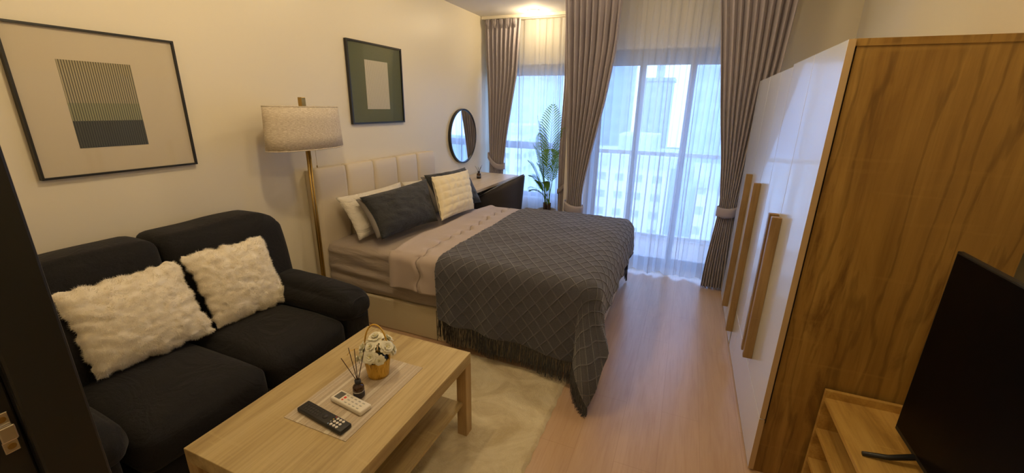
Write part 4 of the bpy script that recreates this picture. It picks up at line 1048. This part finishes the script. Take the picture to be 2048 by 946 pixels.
for i in range(5):
    for j in range(3):
        if i == 0 and j != 2: continue
        kb.box(-L / 2 + .050 + i * .022, -L / 2 + .062 + i * .022, -.020 + j * .0155, -.0145 + j * .0155, H - .001, H + .0010, .0008, 1)
put(kb, 'button_pad', M['btn_g'], o)

def basket():
    c = (-1.119, 1.228, PZ); o = thing('flower_basket', c, 'golden bark basket of white artificial flowers on the coffee table', 'flower basket')
    n = 72; P = np.zeros((n, 8, 3)); Q = []
    rng = random.Random(2)
    for i in range(n):
        a = 2 * PI * i / n; rj = rng.uniform(-.002, .002)
        for k in range(8):
            s = k / 7; r = .044 + .010 * s + rj * s; P[i, k] = (c[0] + r * math.cos(a), c[1] + r * math.sin(a), c[2] + .001 + .083 * s + (rng.uniform(-.003, .003) if k == 7 else 0))
    w = link('basket', grid_mesh(P, wrap=True), M['wicker'], o, smooth=True); solidify(w, .004, -1)
    B().lathe([(0, .001), (.044, .001), (.044, .004), (0, .004)], c, 32).obj('basket_base', M['wicker'], o)
    # handle arches along x-y diagonal
    ha = math.radians(20); pts = []
    for k in range(29):
        t = PI * k / 28; h = .053 * math.cos(t); pts.append((c[0] + h * math.cos(ha), c[1] + h * math.sin(ha), c[2] + .075 + .168 * math.sin(t) ** .8))
    B().tube(pts, .0034, 8).obj('handle', M['wicker'], o, True)
    B().tube([(c[0] - .05, c[1] - .018, c[2] + .10), (c[0] - .075, c[1] - .03, c[2] + .125), (c[0] - .10, c[1] - .05, c[2] + .12), (c[0] - .108, c[1] - .06, c[2] + .10)], .0012, 5).obj('ribbon_end', M['wicker'], o)
    B().lathe([(0, .072), (.047, .070), (.030, .088), (0, .092)], c, 24).obj('filler', M['foliage_d'], o)
    def head(p, r, seed, d):
        rg = random.Random(seed); b = B(); d = Vector(d).normalized(); s = d.cross(Vector((0, 1, .1))).normalized(); t = d.cross(s)
        for ring, (nn, rr, tilt) in enumerate(((9, 1.0, .15), (9, .85, .5), (7, .62, .9), (5, .38, 1.25))):
            for k in range(nn):
                a = 2 * PI * (k + .5 * ring) / nn + rg.uniform(-.15, .15); rad = s * math.cos(a) + t * math.sin(a); tan = d.cross(rad)
                L = r * rr * rg.uniform(.88, 1.1); wd_ = r * .36; dirn = (rad * math.cos(tilt) + d * math.sin(tilt))
                base = Vector(p) + d * ring * r * .06; g = []
                for i in range(4):
                    u = i / 3; row = []
                    for j in range(4):
                        v = j / 3 - .5; q = base + dirn * L * u + tan * v * 2 * wd_ * (math.sin(PI * min(1, u * .75 + .12)) ** .7) - d * .25 * L * u * u + d * (.02 * r * rg.uniform(-1, 1) + r * .12 * abs(v) * u)
                        if i == 3: q -= dirn * L * .14 * abs(v) * 2; q += d * rg.uniform(-.05, .05) * r
                        row.append(b.bm.verts.new(q))
                    g.append(row)
                for i in range(3):
                    for j in range(3): b.bm.faces.new((g[i][j], g[i + 1][j], g[i + 1][j + 1], g[i][j + 1]))
        h = b.obj('flower_head', M['petal'], o, True)
        B().lathe([(0, -.10 * r), (.16 * r, 0), (.10 * r, .12 * r), (0, .16 * r)], tuple(Vector(p) + d * r * .22), 12).obj('flower_centre', M['petal_mid'], h, True)
    spots = [((.012, -.048, .118), .030, (.35, -.9, .5)), ((-.040, -.020, .128), .032, (-.6, -.6, .5)), ((.048, .0, .145), .030, (.8, -.2, .6)), ((-.004, .006, .172), .033, (0, -.3, 1)), ((-.052, .022, .120), .028, (-.9, 0, .4)),
             ((.020, .040, .150), .030, (.3, .6, .7)), ((-.028, .040, .150), .030, (-.4, .5, .7)), ((-.045, -.045, .092), .024, (-.7, -.7, .1)), ((.050, .030, .115), .026, (.9, .4, .3)), ((-.022, -.050, .108), .022, (-.2, -1, .3)), ((.040, -.034, .100), .022, (.7, -.8, .2)), ((.0, -.03, .150), .026, (-.1, -.7, .8)), ((-.055, -.005, .098), .022, (-1, -.2, .1))]
    for k, (d, r, n_) in enumerate(spots): head((c[0] + d[0] * 1.12, c[1] + d[1] * 1.12, c[2] + d[2] + .004), r * 1.22, k, n_)
    lf = B(); rg = random.Random(9)
    for k in range(46):
        a = rg.uniform(0, 2 * PI); el = rg.uniform(-.1, 1.1); r = rg.uniform(.03, .058)
        d = Vector((math.cos(a) * math.cos(el), math.sin(a) * math.cos(el), math.sin(el))); p = Vector(c) + Vector((0, 0, .105)) + d * r * .9; s = d.cross(Vector((0, 0, 1))).normalized() * .007
        q = [p - d * .02, p + s, p + d * .026, p - s]; vs = [lf.bm.verts.new(x) for x in q]; lf.bm.faces.new(vs)
    lf.obj('leaves', M['foliage'], o)
basket()
